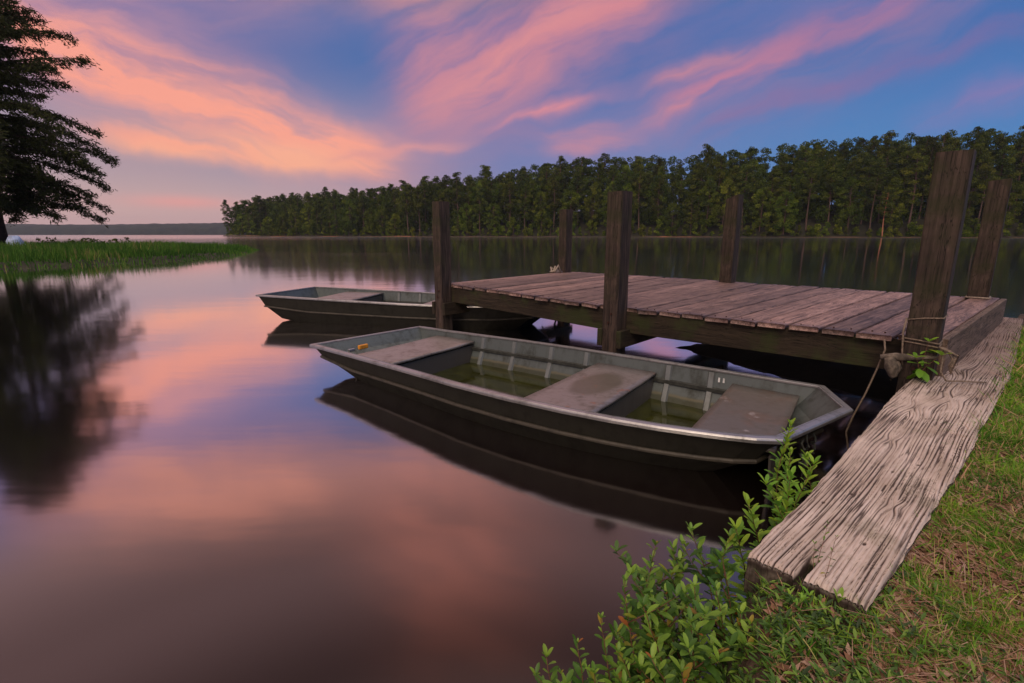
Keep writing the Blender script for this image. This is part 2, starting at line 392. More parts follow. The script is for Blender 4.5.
def mat_ground():
    m, k = new_mat('bank_soil'); P = k.coord('Object')
    a = k.noise(P, 7, 6, .65); b = k.noise(P, 60, 4, .7)
    col = k.ramp(a, [(.32, (.020, .013, .009)), (.50, (.070, .042, .028)), (.68, (.15, .09, .065))])
    col = k.mix(k.m('MULTIPLY', k.smooth(k.noise(P, 2.2, 4, .6), .45, .65), .35), col, (.06, .075, .02))
    col = k.mix(k.smooth(b, .5, .75), col, (.20, .13, .09))
    I(k, 'Base Color', col); I(k, 'Roughness', .95); I(k, 'Normal', k.bump(k.m('ADD', a, b), .8, .015))
    return m
M['ground'] = mat_ground()
M['forest_floor'] = mat_simple('forest_floor', (.022, .022, .010), .95, bump=.3, bscale=.3)
def mat_hills():
    m, k = new_mat('far_wooded_hills'); P = k.coord('Object')
    a = k.noise(P, .03, 6, .7)
    I(k, 'Base Color', k.ramp(a, [(.35, (.010, .016, .014)), (.65, (.028, .036, .024))])); I(k, 'Roughness', .95)
    I(k, 'Normal', k.bump(a, 1, 6))
    return m
M['hills'] = mat_hills()

# ================================================================== SETTING
# lake
wv = [(-6000, -300, 0), (6000, -300, 0), (6000, 9000, 0), (-6000, 9000, 0)]
tag(MB().add(wv, [(0, 1, 2, 3)]).build('water', M['water']), 'still lake at dusk mirroring the pink and violet sky', kind='structure')
# far hills across the lake
def ridge():
    xs = np.linspace(-3400, 1500, 620); V = []; F = []
    rows = [(0, -.5), (3, .45), (30, .8), (120, 1.0), (400, .7)]
    for j, (dep, f) in enumerate(rows):
        for x in xs:
            h = 39 + 6 * noise.noise(Vector((x * .0016, 3, 0))) + 2.2 * noise.noise(Vector((x * .02, j * 3, 1))) + 2.6 * noise.noise(Vector((x * .06, j, 5)))
            V.append((x, 1700 + dep - .0 * x, h * f if f > 0 else -1))
    n = len(xs)
    for j in range(len(rows) - 1):
        for i in range(n - 1): F.append((j * n + i, j * n + i + 1, (j + 1) * n + i + 1, (j + 1) * n + i))
    return mesh_np('hills', V, F, M['hills'], smooth=False)
tag(ridge(), 'low wooded hills far across the lake', kind='structure')

# ---- wooded shore terrain
SH = [(-214, 378), (-196, 371), (-150, 356), (-100, 338), (-50, 318), (0, 298), (40, 285), (80, 268), (120, 245), (160, 220), (200, 196), (245, 165), (290, 120), (330, 60)]
def shore_at(s):
    """point and inland normal at arclength s"""
    d = 0
    for a, b in zip(SH, SH[1:]):
        L = math.dist(a, b)
        if s <= d + L or b is SH[-1]:
            f = (s - d) / L; tx, ty = (b[0] - a[0]) / L, (b[1] - a[1]) / L
            return a[0] + (b[0] - a[0]) * f, a[1] + (b[1] - a[1]) * f, -ty, tx
        d += L
SHL = sum(math.dist(a, b) for a, b in zip(SH, SH[1:]))
def hill_h(s, q):
    rise = 5 + 13 * min(1, max(0, (s - 140) / 120)) if s < 300 else 16 + 3 * math.sin(s * .02)
    return 0.5 + rise * (1 - math.exp(-max(q, 0) / 26.0)) + .8 * noise.noise(Vector((s * .03, q * .05, 0)))
V = []; F = []
qs = [-3, 0, 1.5, 6, 14, 26, 40, 60, 90, 140]
ns = 130
for i in range(ns):
    s = SHL * i / (ns - 1); x, y, nx, ny = shore_at(s)
    for q in qs:
        wob = 1.5 * noise.noise(Vector((s * .06, 0, 0)))
        fade = min(1, s / 18.0)
        qq = q * (0.15 + .85 * fade) if q > 0 else q
        z = -1.0 if q < 0 else (.05 if q == 0 else (.45 + .2 * noise.noise(Vector((s * .1, 1, 0))) if q < 2 else hill_h(s, q) * fade))
        V.append((x + nx * (qq + wob), y + ny * (qq + wob), z))
for i in range(ns - 1):
    for j in range(len(qs) - 1):
        a = i * len(qs) + j; F.append((a, a + len(qs), a + len(qs) + 1, a + 1))
tag(mesh_np('hillside', V, F, M['forest_floor'], smooth=True), 'dark forest floor rising behind the far shore', kind='structure')
V = []; F = []
for i in range(ns):
    s = SHL * i / (ns - 1); x, y, nx, ny = shore_at(s); wob = 1.5 * noise.noise(Vector((s * .06, 0, 0)))
    hh = max(.08, .32 + .35 * noise.noise(Vector((s * .07, 9, 0)))) * (2.2 if s < 30 else 1)
    for q, z in ((-1.2, -.3), (-.9, .04), (-.4, hh), (2.2, hh + .1)):
        V.append((x + nx * (q + wob), y + ny * (q + wob), z))
for i in range(ns - 1):
    for j in range(3): a = i * 4 + j; F.append((a, a + 4, a + 5, a + 1))
tag(mesh_np('shore', V, F, M['clay']), 'thin reddish clay bank along the far waterline', kind='structure')

# ---- near bank
BL = [(.10, -.6), (.36, .2), (.52, .80), (.63, 1.08), (.72, 1.27), (0.900, 1.440), (1.474, 1.991), (2.250, 2.745), (2.948, 3.375), (5.209, 5.389), (6.1, 6.05), (9.5, 8.0), (20, 13.5)]   # shoreline
def shore_dist(x, y):
    best = 1e9; sg = 1
    for a, b in zip(BL, BL[1:]):
        ex, ey = b[0] - a[0], b[1] - a[1]; L2 = ex * ex + ey * ey
        t_ = max(0, min(1, ((x - a[0]) * ex + (y - a[1]) * ey) / L2))
        px, py = a[0] + ex * t_, a[1] + ey * t_; d = math.hypot(x - px, y - py)
        if d < best: best = d; sg = 1 if (ex * (y - a[1]) - ey * (x - a[0])) < 0 else -1
    return best * sg
def ground_z(x, y, d=None):
    if d is None: d = shore_dist(x, y)
    n = noise.noise(Vector((x * 2.1, y * 2.1, 0))) * .022 + noise.noise(Vector((x * 7, y * 7, 3))) * .010
    near = 1 - min(1, max(0, (y - 1.15) / .5))            # gentle slope by the shrubs, steep below the timber
    wd = .05 + .30 * near
    tt = min(1, max(0, (d + wd * .9) / wd))
    z = -.45 + (.45 + .385) * (tt * tt * (3 - 2 * tt))
    z += n * tt + .03 * min(3, max(0, d))
    return z
gx = np.concatenate([np.arange(-1.0, 4.4, .04), np.arange(4.0, 22, .35)])
gy = np.concatenate([np.arange(-1.2, 5.2, .04), np.arange(5.2, 20, .35)])
V = []; F = []
for x in gx:
    for y in gy: V.append((x, y, ground_z(x, y)))
ny_ = len(gy)
for i in range(len(gx) - 1):
    for j in range(ny_ - 1):
        a = i * ny_ + j; F.append((a, a + ny_, a + ny_ + 1, a + 1))
V = np.array(V); F = np.array(F)
F = F[(V[F][:, :, 2].max(1) > -.44)]
tag(mesh_np('ground', V, F, M['ground'], smooth=True), 'brown soil of the near grassy bank', kind='structure')

# muddy bank sheltered under the landward end of the dock
MUD = [(1.95, 5.95), (2.35, 5.15), (2.78, 4.35), (3.02, 4.02), (3.20, 3.75), (3.6, 3.95), (4.6, 4.9), (5.0, 5.35), (4.3, 5.95), (3.2, 6.5)]
def inpoly(x, y, P):
    inside = False; best = 1e9; n = len(P)
    for i in range(n):
        a, b = P[i], P[(i + 1) % n]
        if (a[1] > y) != (b[1] > y) and x < (b[0] - a[0]) * (y - a[1]) / (b[1] - a[1]) + a[0]: inside = not inside
        ex, ey = b[0] - a[0], b[1] - a[1]; L2 = ex * ex + ey * ey; t_ = max(0, min(1, ((x - a[0]) * ex + (y - a[1]) * ey) / L2))
        best = min(best, math.hypot(x - a[0] - ex * t_, y - a[1] - ey * t_))
    return best if inside else -best
V = []; F = []; mx_ = np.arange(1.6, 5.4, .09); my_ = np.arange(3.4, 6.9, .09)
for x in mx_:
    for y in my_:
        d = inpoly(x, y, MUD) + .05 * noise.noise(Vector((x * 4, y * 4, 0))); V.append((x, y, max(-.3, -.01 + .16 * math.tanh(d * 2.2)) + .02 * noise.noise(Vector((x * 6, y * 6, 1)))))
for i in range(len(mx_) - 1):
    for j in range(len(my_) - 1): a = i * len(my_) + j; F.append((a, a + len(my_), a + len(my_) + 1, a + 1))
M['mud'] = mat_simple('wet_mud', (.014, .011, .008), .8, bump=.4, bscale=14)
tag(mesh_np('bank', V, F, M['mud'], smooth=True), 'dark muddy bank under the shore end of the dock', kind='structure')

# ---- grassy spit on the left
SP = [(-60, 6), (-24, 14), (-20.2, 19.5), (-18.6, 22.5), (-17.2, 27.0), (-18.2, 34), (-21.5, 43), (-24, 47), (-33, 48.5), (-48, 50), (-75, 52), (-110, 30)]
def poly_dist(x, y, P):
    inside = False; best = 1e9; n = len(P)
    for i in range(n):
        a, b = P[i], P[(i + 1) % n]
        if (a[1] > y) != (b[1] > y) and x < (b[0] - a[0]) * (y - a[1]) / (b[1] - a[1]) + a[0]: inside = not inside
        ex, ey = b[0] - a[0], b[1] - a[1]; L2 = ex * ex + ey * ey
        t_ = max(0, min(1, ((x - a[0]) * ex + (y - a[1]) * ey) / L2))
        best = min(best, math.hypot(x - a[0] - ex * t_, y - a[1] - ey * t_))
    return best if inside else -best
V = []; F = []; sx = np.arange(-80, -13, .9); sy = np.arange(2, 54, .9)
def spit_z(d): return -.4 + .62 * min(1, max(0, (d + 1.2) / 2.4))
for x in sx:
    for y in sy:
        d = poly_dist(x, y, SP) + .5 * noise.noise(Vector((x * .3, y * .3, 0))); V.append((x, y, spit_z(d)))
for i in range(len(sx) - 1):
    for j in range(len(sy) - 1):
        a = i * len(sy) + j; F.append((a, a + len(sy), a + len(sy) + 1, a + 1))
tag(mesh_np('grass_spit', V, F, M['forest_floor'], smooth=True), 'low spit of land reaching into the lake', kind='structure')
def blades(name, pts, hgt, wid, mat, seg=2, lean=.35, tint=None, curl=.5):
    """pts (n,3) roots; hgt,wid arrays"""
    n = len(pts); a = rng.uniform(0, 2 * math.pi, n); la = rng.uniform(0, 2 * math.pi, n)
    ln = rng.normal(0, lean, n)[:, None]
    side = np.stack([np.cos(a), np.sin(a), np.zeros(n)], 1); ld = np.stack([np.cos(la), np.sin(la), np.zeros(n)], 1)
    Vs = []; rows = seg + 1
    for i in range(rows):
        f = i / seg
        ctr = pts + ld * (ln * (f + curl * f * f)) * hgt[:, None] + np.array([0, 0, 1]) * (hgt * f * (1 - .25 * np.abs(ln[:, 0]) * f))[:, None]
        ww = (wid * (1 - f) ** .7 * .5 if i < seg else wid * .04)[:, None]
        Vs += [ctr - side * ww, ctr + side * ww]
    Vv = np.stack(Vs, 1).reshape(-1, 3); base = np.arange(n)[:, None] * rows * 2; Fs = []
    for i in range(seg):
        q = np.array([2 * i, 2 * i + 1, 2 * i + 3, 2 * i + 2])[None, :]; Fs.append(base + q)
    tt = np.repeat(tint if tint is not None else rng.uniform(0, 1, n), rows * 2)
    return mesh_np(name, Vv, np.concatenate(Fs), mat, attr={'tint': tt})
pts = []
while len(pts) < 42000:
    y = 12 + 38 * random.random() ** 1.0; x = random.uniform(-62, -14)
    if x < -1.25 * y - 3: continue
    d = poly_dist(x, y, SP) + .5 * noise.noise(Vector((x * .3, y * .3, 0)))
    if d < -.7: continue
    pts.append((x, y, spit_z(d) - .02, d))
pts = np.array(pts)
cl_ = np.array([noise.noise(Vector((p[0] * .35, p[1] * .35, 2))) for p in pts])
hg = (.10 + .42 * np.clip((pts[:, 3] + .4) / 3.5, 0, 1)) * (1 + .7 * cl_) * rng.uniform(.7, 1.25, len(pts))
tag(blades('marsh_grass', pts[:, :3], hg, np.full(len(pts), .055), M['marsh'], 2, .22, np.clip(.45 + .6 * cl_ + rng.normal(0, .2, len(pts)), 0, 1)),
    'tall bright green marsh grass covering the spit on the left', 'grass', kind='stuff')

# ================================================================== TREES
def clump_crown(clumps, per, size, tintf, flat=.75, seed=1):
    """clumps: list (centre, radius); returns V,F,tint of leaf quads"""
    r_ = np.random.default_rng(seed); Vs = []; T = []
    for (c, rad) in clumps:
        n = int(per * (rad ** 1.6)); d = r_.normal(0, 1, (n, 3)); d /= np.linalg.norm(d, axis=1)[:, None]
        rr = rad * r_.uniform(.25, 1.0, n) ** .5
        p = np.array(c) + d * rr[:, None] * np.array([1, 1, flat])
        a = r_.normal(0, 1, (n, 3)); a /= np.linalg.norm(a, axis=1)[:, None]
        b = np.cross(a, r_.normal(0, 1, (n, 3))); b /= np.linalg.norm(b, axis=1)[:, None]
        s = (size * r_.uniform(.5, 1.3, n))[:, None]
        q = np.stack([p - a * s - b * s * .35, p + a * s * .2 - b * s * .5, p + a * s, p - a * s * .1 + b * s * .55], 1)
        Vs.append(q.reshape(-1, 3)); base = r_.uniform(0, .75)
        T.append(np.repeat(np.clip(base + r_.normal(.1, .18, n), 0, 1), 4))
    Vv = np.concatenate(Vs); return Vv, np.arange(len(Vv)).reshape(-1, 4), np.concatenate(T)
def make_tree(kind, H, seed):
    r = random.Random(seed); mb = MB()
    lean = r.uniform(-.03, .03) * H
    def tp(z): return (lean * (z / H) ** 1.5, .4 * math.sin(z * .15 + seed), z)
    cl = []
    if kind == 'pine':
        r0 = .36; low = H * r.uniform(.30, .48)
        mb.tube([tp(H * i / 8) for i in range(9)], [r0 * (1 - .09 * i) for i in range(9)], 7)
        nb = 46
        for i in range(nb):
            f = (i + r.random()) / nb; z = low + (H - low) * f; rad = (4.7 * (1 - f) ** .42 + .6) * r.uniform(.45, 1.1); a = r.uniform(0, 6.283)
            b = tp(z); e = (b[0] + math.cos(a) * rad, b[1] + math.sin(a) * rad, z + r.uniform(-.2, .9))
            mb.tube([b, ((b[0] + e[0]) / 2, (b[1] + e[1]) / 2, (b[2] + e[2]) / 2 - .1), e], [.09, .06, .03], 5)
            cl.append((e, r.uniform(.8, 1.6)))
            if r.random() < .7: cl.append((((b[0] + e[0]) / 2, (b[1] + e[1]) / 2, e[2] + .2), r.uniform(.8, 1.2)))
        for i in range(4):
            if r.random() < .6:
                z = H * r.uniform(.2, .42); a = r.uniform(0, 6.283); b = tp(z); mb.tube([b, (b[0] + math.cos(a) * 1.3, b[1] + math.sin(a) * 1.3, z + .1)], [.05, .02], 4)
        per, size = 72, .27
    elif kind == 'broad':
        r0 = .28; low = H * .14
        mb.tube([tp(H * .9 * i / 8) for i in range(9)], [r0 * (1 - .1 * i) for i in range(9)], 7)
        nb = 66
        for i in range(nb):
            f = (i + r.random()) / nb; z = low + (H * .97 - low) * f
            env = 5.6 * (math.sin(math.pi * min(1, .18 + f * .80)) ** .7)
            rad = env * r.uniform(.5, 1.05); a = r.uniform(0, 6.283); b = tp(z * .9); e = (b[0] + math.cos(a) * rad, b[1] + math.sin(a) * rad, z)
            if i % 2: mb.tube([b, e], [.08, .02], 4)
            cl.append((e, r.uniform(.9, 1.7)))
        per, size = 66, .28
    else:      # understory bush / sapling
        r0 = .1; mb.tube([tp(H * .8 * i / 4) for i in range(5)], [.12, .1, .08, .05, .03], 5)
        for i in range(16):
            f = (i + r.random()) / 16; z = H * (.08 + .88 * f); rad = 2.4 * (1 - .75 * f) * r.uniform(.3, 1); a = r.uniform(0, 6.283)
            cl.append(((math.cos(a) * rad, math.sin(a) * rad, z), r.uniform(.7, 1.25)))
        per, size = 60, .28
    return mb, cl, per, size
protos = {}
def tree_proto(kind, H, seed, name):
    mb, cl, per, size = make_tree(kind, H, seed)
    Vv, Fv, T = clump_crown(cl, per, size, None, seed=seed)
    t_ = mb.build('trunk', M['bark']); cr = mesh_np('crown', Vv, Fv, M['pine_leaf'] if kind == 'pine' else M['broad_leaf'], attr={'tint': T})
    return name, t_, cr
P_pine = [tree_proto('pine', H, 10 + i, 'pine_tree') for i, H in enumerate([28, 30, 31, 32, 29, 31])]
P_broad = [tree_proto('broad', H, 40 + i, 'broadleaf_tree') for i, H in enumerate([17, 21, 25, 28])]
P_young = [tree_proto('young', H, 70 + i, 'shore_bush') for i, H in enumerate([5, 7, 9])]
LAB = {'pine_tree': ('tall dark green pine with a bare lower trunk in the wooded far shore', 'tree', 'pines in the wooded far shore'),
       'broadleaf_tree': ('rounded mid green broadleaf tree leafy almost to the ground in the far shore woods', 'tree', 'broadleaf trees in the far shore woods'),
       'shore_bush': ('low leafy bush at the waterline below the far woods', 'bush', 'bushes along the far waterline')}
used_proto = set()
def plant_tree(pr_, x, y, z, rz, s, label=None):
    name, t_, cr = pr_
    root = empty(name, (x, y, z), rz); root.scale = (s * random.uniform(.88, 1.15), s * random.uniform(.88, 1.15), s)
    lb = LAB[name]
    if label: tag(root, label, lb[1])
    else: tag(root, lb[0], lb[1], lb[2])
    for p in (t_, cr):
        if p.name not in used_proto: used_proto.add(p.name); c = p
        else: c = p.copy(); sc.collection.objects.link(c)
        c.parent = root
    return root
rt = random.Random(5)
Z0 = 0
for row, (q, step) in enumerate([(4, 8.5), (11, 8.0), (19, 8.5), (28, 9), (38, 10)]):
    s = 1.5 + row * 2.5 + rt.random() * 4
    while s < SHL - 25:
        x, y, nx, ny = shore_at(s); qq = q + rt.uniform(-2.5, 2.5); fade = min(1, s / 18)
        X, Y = x + nx * qq * (0.15 + .85 * fade), y + ny * qq * (0.15 + .85 * fade); az_ = math.degrees(math.atan2(X, Y))
        if az_ < 47:
            k_ = rt.random(); broad = k_ < (.55 if row == 0 else .30 if row == 1 else .12)
            pr_ = rt.choice(P_broad if broad else P_pine)
            sc_ = rt.uniform(.86, 1.08) * (1.0 if row < 2 else 1.06)
            if s < 200: sc_ *= .80 + .2 * (s / 200)
            sc_ *= 1 + .10 * noise.noise(Vector((s * .02, row * 5, 0)))
            plant_tree(pr_, X, Y, hill_h(s, qq) * fade - .3, rt.uniform(0, 6.28), sc_)
        s += step * rt.uniform(.75, 1.3)
s = 2
while s < SHL - 25:
    x, y, nx, ny = shore_at(s)
    if math.degrees(math.atan2(x, y)) < 47: plant_tree(rt.choice(P_young), x + nx * 2, y + ny * 2, .3, rt.uniform(0, 6.28), rt.uniform(.5, 1.25))
    s += rt.uniform(2.6, 5.5)
# deeper woods behind the counted trees: one mass nobody could count
def deep_woods():
    r = random.Random(21); cl = []
    s = 6
    while s < SHL - 20:
        x, y, nx, ny = shore_at(s); fade = min(1, s / 18)
        for q in (10, 17, 24, 32, 41, 50, 62):
            qq = q + r.uniform(-4, 4); X, Y = x + nx * qq * fade, y + ny * qq * fade
            if math.degrees(math.atan2(X, Y)) > 48: continue
            g = hill_h(s, qq) * fade; top_ = r.uniform(27.5, 32.5) * (.8 + .2 * min(1, s / 200)) * (1 if q > 30 else .8)
            for k in range(7):
                z = g + top_ * (.12 + .86 * k / 6); cl.append(((X + r.uniform(-2, 2), Y + r.uniform(-2, 2), z), r.uniform(2.1, 3.5) * (1.1 - .35 * k / 6)))
        s += r.uniform(4.0, 6.5)
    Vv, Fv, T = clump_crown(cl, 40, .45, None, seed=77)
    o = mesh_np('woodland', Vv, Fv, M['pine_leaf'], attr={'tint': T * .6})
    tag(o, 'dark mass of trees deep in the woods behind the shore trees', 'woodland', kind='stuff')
deep_woods()
# the one pine with a reddish bark trunk that stands out
_r = plant_tree(P_pine[2], 158, 217.5, .6, 1.0, .62, 'pine with a bare orange red trunk standing clear at the far waterline')
for c_ in _r.children:
    if c_.name.startswith('trunk'):
        c_.data = c_.data.copy(); c_.data.materials[0] = M['bark_red']
# tidy: small clay cut and little landing at the far shore
tag(MB().box((1.5, 296, .55), (1, -.3, 0), (.3, 1, 0), (0, 0, 1), 3.4, .8, .25).box((0.3, 296.4, .2), (1, 0, 0), (0, 1, 0), (0, 0, 1), .3, .3, 1.0).box((2.9, 295.6, .2), (1, 0, 0), (0, 1, 0), (0, 0, 1), .3, .3, 1.0).build('landing', M['clay'], bevel=.02),
    'small reddish landing at the far waterline below the pines', 'landing')

# ---- bald cypress on the spit
def cypress():
    root = empty('cypress_tree', (-42.5, 42.0, .1)); r = random.Random(3); rg = np.random.default_rng(3)
    tag(root, 'large dark bald cypress with drooping feathery branches on the left spit', 'tree')
    H = 23.0; tb = MB()
    def tp(z): return Vector((.25 * math.sin(z * .2), .2 * math.sin(z * .13 + 1), z))
    prof = [.62, .40, .33, .30, .27, .24, .20, .16, .12, .08, .03]
    tb.tube([tp(H * i / 10) for i in range(11)], prof, 10)
    def env(z):
        zs = [2.2, 3.5, 6, 8.5, 11, 13.5, 15.5, 18, 20.5, 23]; rs = [4.6, 6.2, 7.6, 8.3, 9.3, 8.6, 7.4, 5.2, 2.8, .3]
        return float(np.interp(z, zs, rs))
    br = MB(); Vs = []; T = []
    nb = 118
    for i in range(nb):
        f = (i + r.random()) / nb; z = 3.6 + (H - 3.8) * f ** 1.05; a = i * 2.399 + r.uniform(-.3, .3)
        L = env(z) * r.uniform(.62, 1.08); up = .25 if z > 12 else .0
        d = Vector((math.cos(a), math.sin(a), 0)); b = tp(z); pts_ = []
        for j in range(7):
            u = j / 6; pts_.append(b + d * L * u + Vector((0, 0, L * (up * u + .18 * u - (.40 if z < 12 else .20) * u * u)) ) + Vector((r.uniform(-.12, .12), r.uniform(-.12, .12), r.uniform(-.1, .1))) * u)
        br.tube(pts_, [.085 * (1 - u / 6.6) * (.6 + L / 12) for u in range(7)], 5)
        nt = int(8 + L * 4.0)
        for t_ in range(nt):
            u = .14 + .86 * (t_ + r.random()) / nt; k = min(5, int(u * 6)); p = pts_[k].lerp(pts_[k + 1], u * 6 - k)
            sa = a + r.choice((-1, 1)) * r.uniform(.35, 1.3); sl_ = (1.7 * (1 - u * .65)) * r.uniform(.5, 1.15)
            sd_ = Vector((math.cos(sa), math.sin(sa), r.uniform(-.75, .30))); q = p + sd_ * sl_
            br.tube([p, q], [.02, .008], 3, False)
            n = int(38 * sl_ + 14); uu = rg.uniform(0.05, 1.05, n)[:, None]
            ctr = np.array(p) + np.array(sd_) * sl_ * uu + rg.normal(0, .17, (n, 3)) * np.array([1, 1, .8]) - np.array([0, 0, .12])
            da = rg.normal(0, .6, (n, 3)) + np.array(sd_) * .8 + np.array([0, 0, -.25]); da /= np.linalg.norm(da, axis=1)[:, None]
            db = np.cross(da, rg.normal(0, 1, (n, 3))); db /= np.linalg.norm(db, axis=1)[:, None]
            s1 = rg.uniform(.08, .25, n)[:, None]; s2 = s1 * .22
            Vs.append(np.stack([ctr - da * s1, ctr - db * s2, ctr + da * s1, ctr + db * s2], 1).reshape(-1, 3)); T.append(np.repeat(rg.uniform(0, 1, n), 4))
    Vv = np.concatenate(Vs)
    tb.build('trunk', M['bark_dark'], root, True); br.build('branches', M['bark_dark'], root)
    mesh_np('crown', Vv, np.arange(len(Vv)).reshape(-1, 4), M['cypress_leaf'], root, {'tint': np.concatenate(T)})
cypress()
# tarp covered mound by the trunk
def mound():
    V = []; F = []; n, m_ = 20, 8
    for j in range(m_ + 1):
        ph = (math.pi / 2) * j / m_
        for i in range(n):
            a = 2 * math.pi * i / n; k = 1 + .10 * noise.noise(Vector((math.cos(a) * 2, math.sin(a) * 2, j * .4)))
            V.append((.62 * math.cos(a) * math.cos(ph) ** .8 * k, .5 * math.sin(a) * math.cos(ph) ** .8 * k, .95 * math.sin(ph) * k + (.03 if j == 0 and i % 2 else 0)))
    for j in range(m_):
        for i in range(n): F.append((j * n + i, j * n + (i + 1) % n, (j + 1) * n + (i + 1) % n, (j + 1) * n + i))
    o = mesh_np('tarp_bundle', V, F, M['tarp'], smooth=True); o.location = (-37.6, 38.4, .3)
    tag(o, 'small pale blue rounded tarp bundle beside the cypress trunk', 'tarp')
mound()

# ================================================================== DOCK
NL, NR, BR_, BLk = [Vector((*p, 0)) for p in ((-0.946, 6.972), (2.764, 3.150), (5.117, 5.192), (0.971, 9.188))]
DZ = .69
def sag(u, v):      # near edge sags between the posts; u along (0 left..1 right), v depth
    tn = 1 - abs(u - .52) / .52 if u < .52 else 1 - (u - .52) / .48
    return -.045 * max(0, tn) * (1 - v)
def dpt(u, v, z=0): 
    a = NL.lerp(NR, u); b = BLk.lerp(BR_, u); p = a.lerp(b, v)
    return Vector((p.x, p.y, DZ + z + sag(u, v)))
dock = empty('dock', (NR.x, NR.y, 0))
tag(dock, 'low weathered plank dock on six square posts reaching over the lake', 'dock')
INV = Matrix.Translation((-NR.x, -NR.y, 0))
e1 = (NR - NL).normalized(); n1 = Vector((e1.y, -e1.x, 0)); 
if n1.y > 0: n1 = -n1            # outward, towards the camera
def decking():
    V = []; F = []; T = []; npk = 24; rr = random.Random(2)
    # object frame: x runs along the planks
    for i in range(npk):
        u0 = i / npk + .0022 + rr.uniform(-.0006, .0008); u1 = (i + 1) / npk - .0024
        o0 = rr.uniform(-.012, .010); o1 = rr.uniform(-.006, .02); zj = rr.uniform(-.004, .004); tl = rr.uniform(-.0035, .0035); tint = rr.random()
        nseg = 24; st = len(V)
        for k in range(nseg + 1):
            v = k / nseg; vv = -.012 + o0 + (1.024 - o0 + o1) * v
            w1 = .0016 * noise.noise(Vector((i * 3.1, k * .6, 0))); w2 = .0016 * noise.noise(Vector((i * 3.1, k * .6, 9)))
            if k == 0 or k == nseg: vv += rr.uniform(-.002, .002)
            for (u, zz) in ((u0 + w1, -.036), (u0 + w1, -.004), (u0 + .0014 + w1, 0), (u1 - .0014 + w2, 0), (u1 + w2, -.004), (u1 + w2, -.036)):
                p = dpt(u, vv, zz + zj + tl * (1 if u > (u0 + u1) / 2 else -1) + .003 * noise.noise(Vector((i, v * 3, 4))))
                V.append(p); T.append(tint)
        for k in range(nseg):
            for j in range(6):
                a = st + k * 6 + j; b = st + k * 6 + (j + 1) % 6; F.append((a, b, b + 6, a + 6))
        # end caps as quads
        for q in (st, st + nseg * 6): F.append((q, q + 1, q + 4, q + 5)); F.append((q + 1, q + 2, q + 3, q + 4))
    # rotate into the object's own frame so the grain follows the planks
    d = (BR_ - NR).normalized(); ang = math.atan2(d.y, d.x)
    Mi = Matrix.Rotation(-ang, 4, 'Z') @ Matrix.Translation((-NR.x, -NR.y, -DZ))
    V = [Mi @ v for v in V]
    # each plank gets its own stretch of grain
    o = mesh_np('decking', [tuple(v) for v in V], F, M['deck'], dock, {'tint': T})
    o.location = (0, 0, DZ); o.rotation_euler = (0, 0, ang)
    bpy.context.view_layer.update()
decking()
def board(name, a, b, z0, z1, thick, mat, out, jitter=.004, seg=14):
    """vertical board from a to b (Vectors), top z1, bottom z0, thickness outwards"""
    d = (b - a); L = d.length; d.normalize(); ang = math.atan2(d.y, d.x); V = []; F = []
    yo = thick if (Vector((-d.y, d.x, 0)).dot(out) > 0) else -thick
    for k in range(seg + 1):
        x = L * k / seg; j = jitter * noise.noise(Vector((x * 3, z1 * 9, a.x)))
        s_ = sagf(a.lerp(b, k / seg)) if name == 'rim_board' else 0
        for (y, z) in ((0, z0), (yo, z0 + j), (yo, z1 + j), (0, z1)): V.append((x, y, z + s_ - z1))
    for k in range(seg):
        for j in range(4): F.append((k * 4 + j, k * 4 + (j + 1) % 4, (k + 1) * 4 + (j + 1) % 4, (k + 1) * 4 + j))
    F += [(0, 1, 2, 3), (seg * 4, seg * 4 + 3, seg * 4 + 2, seg * 4 + 1)]
    mb = MB().add(V, F); o = mb.build(name, mat, dock, bevel=.004)
    o.location = (a.x - NR.x, a.y - NR.y, z1); o.rotation_euler = (0, 0, ang); return o
def sagf(p):
    u = max(0, min(1, (p - NL).dot(e1) / (NR - NL).length)); return sag(u, 0)
inn = -n1
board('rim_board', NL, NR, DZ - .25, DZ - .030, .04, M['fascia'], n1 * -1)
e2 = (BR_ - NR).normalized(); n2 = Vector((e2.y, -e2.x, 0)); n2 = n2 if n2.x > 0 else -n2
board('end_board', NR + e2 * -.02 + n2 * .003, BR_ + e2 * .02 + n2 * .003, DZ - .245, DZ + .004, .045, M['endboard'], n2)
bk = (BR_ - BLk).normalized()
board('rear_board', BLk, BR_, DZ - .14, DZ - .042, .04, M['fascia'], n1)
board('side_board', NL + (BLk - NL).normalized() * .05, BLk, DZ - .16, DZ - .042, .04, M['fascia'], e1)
for f in (.25, .5, .75):
    a = NL.lerp(BLk, f) + e1 * .06; b = NR.lerp(BR_, f) - e1 * .06; board('joist', a, b, DZ - .13, DZ - .045, .04, M['under'], n1)
nail_me = None; d_ = (BR_ - NR).normalized(); ang_ = math.atan2(d_.y, d_.x)
for i in range(24):
    for vv_ in (.012, .985):
        for uo in (.28, .72):
            p = dpt((i + uo + random.uniform(-.05, .05)) / 24, vv_ + random.uniform(-.004, .004), .002)
            if nail_me is None:
                o = MB().tube([(0, 0, -.004), (0, 0, .004)], .0055, 8).build('nail', M['nail'], dock); nail_me = o.data
            else: o = link(bpy.data.objects.new('nail', nail_me), dock)
            o.location = (p.x - NR.x, p.y - NR.y, p.z)
PW = .170
posts = []
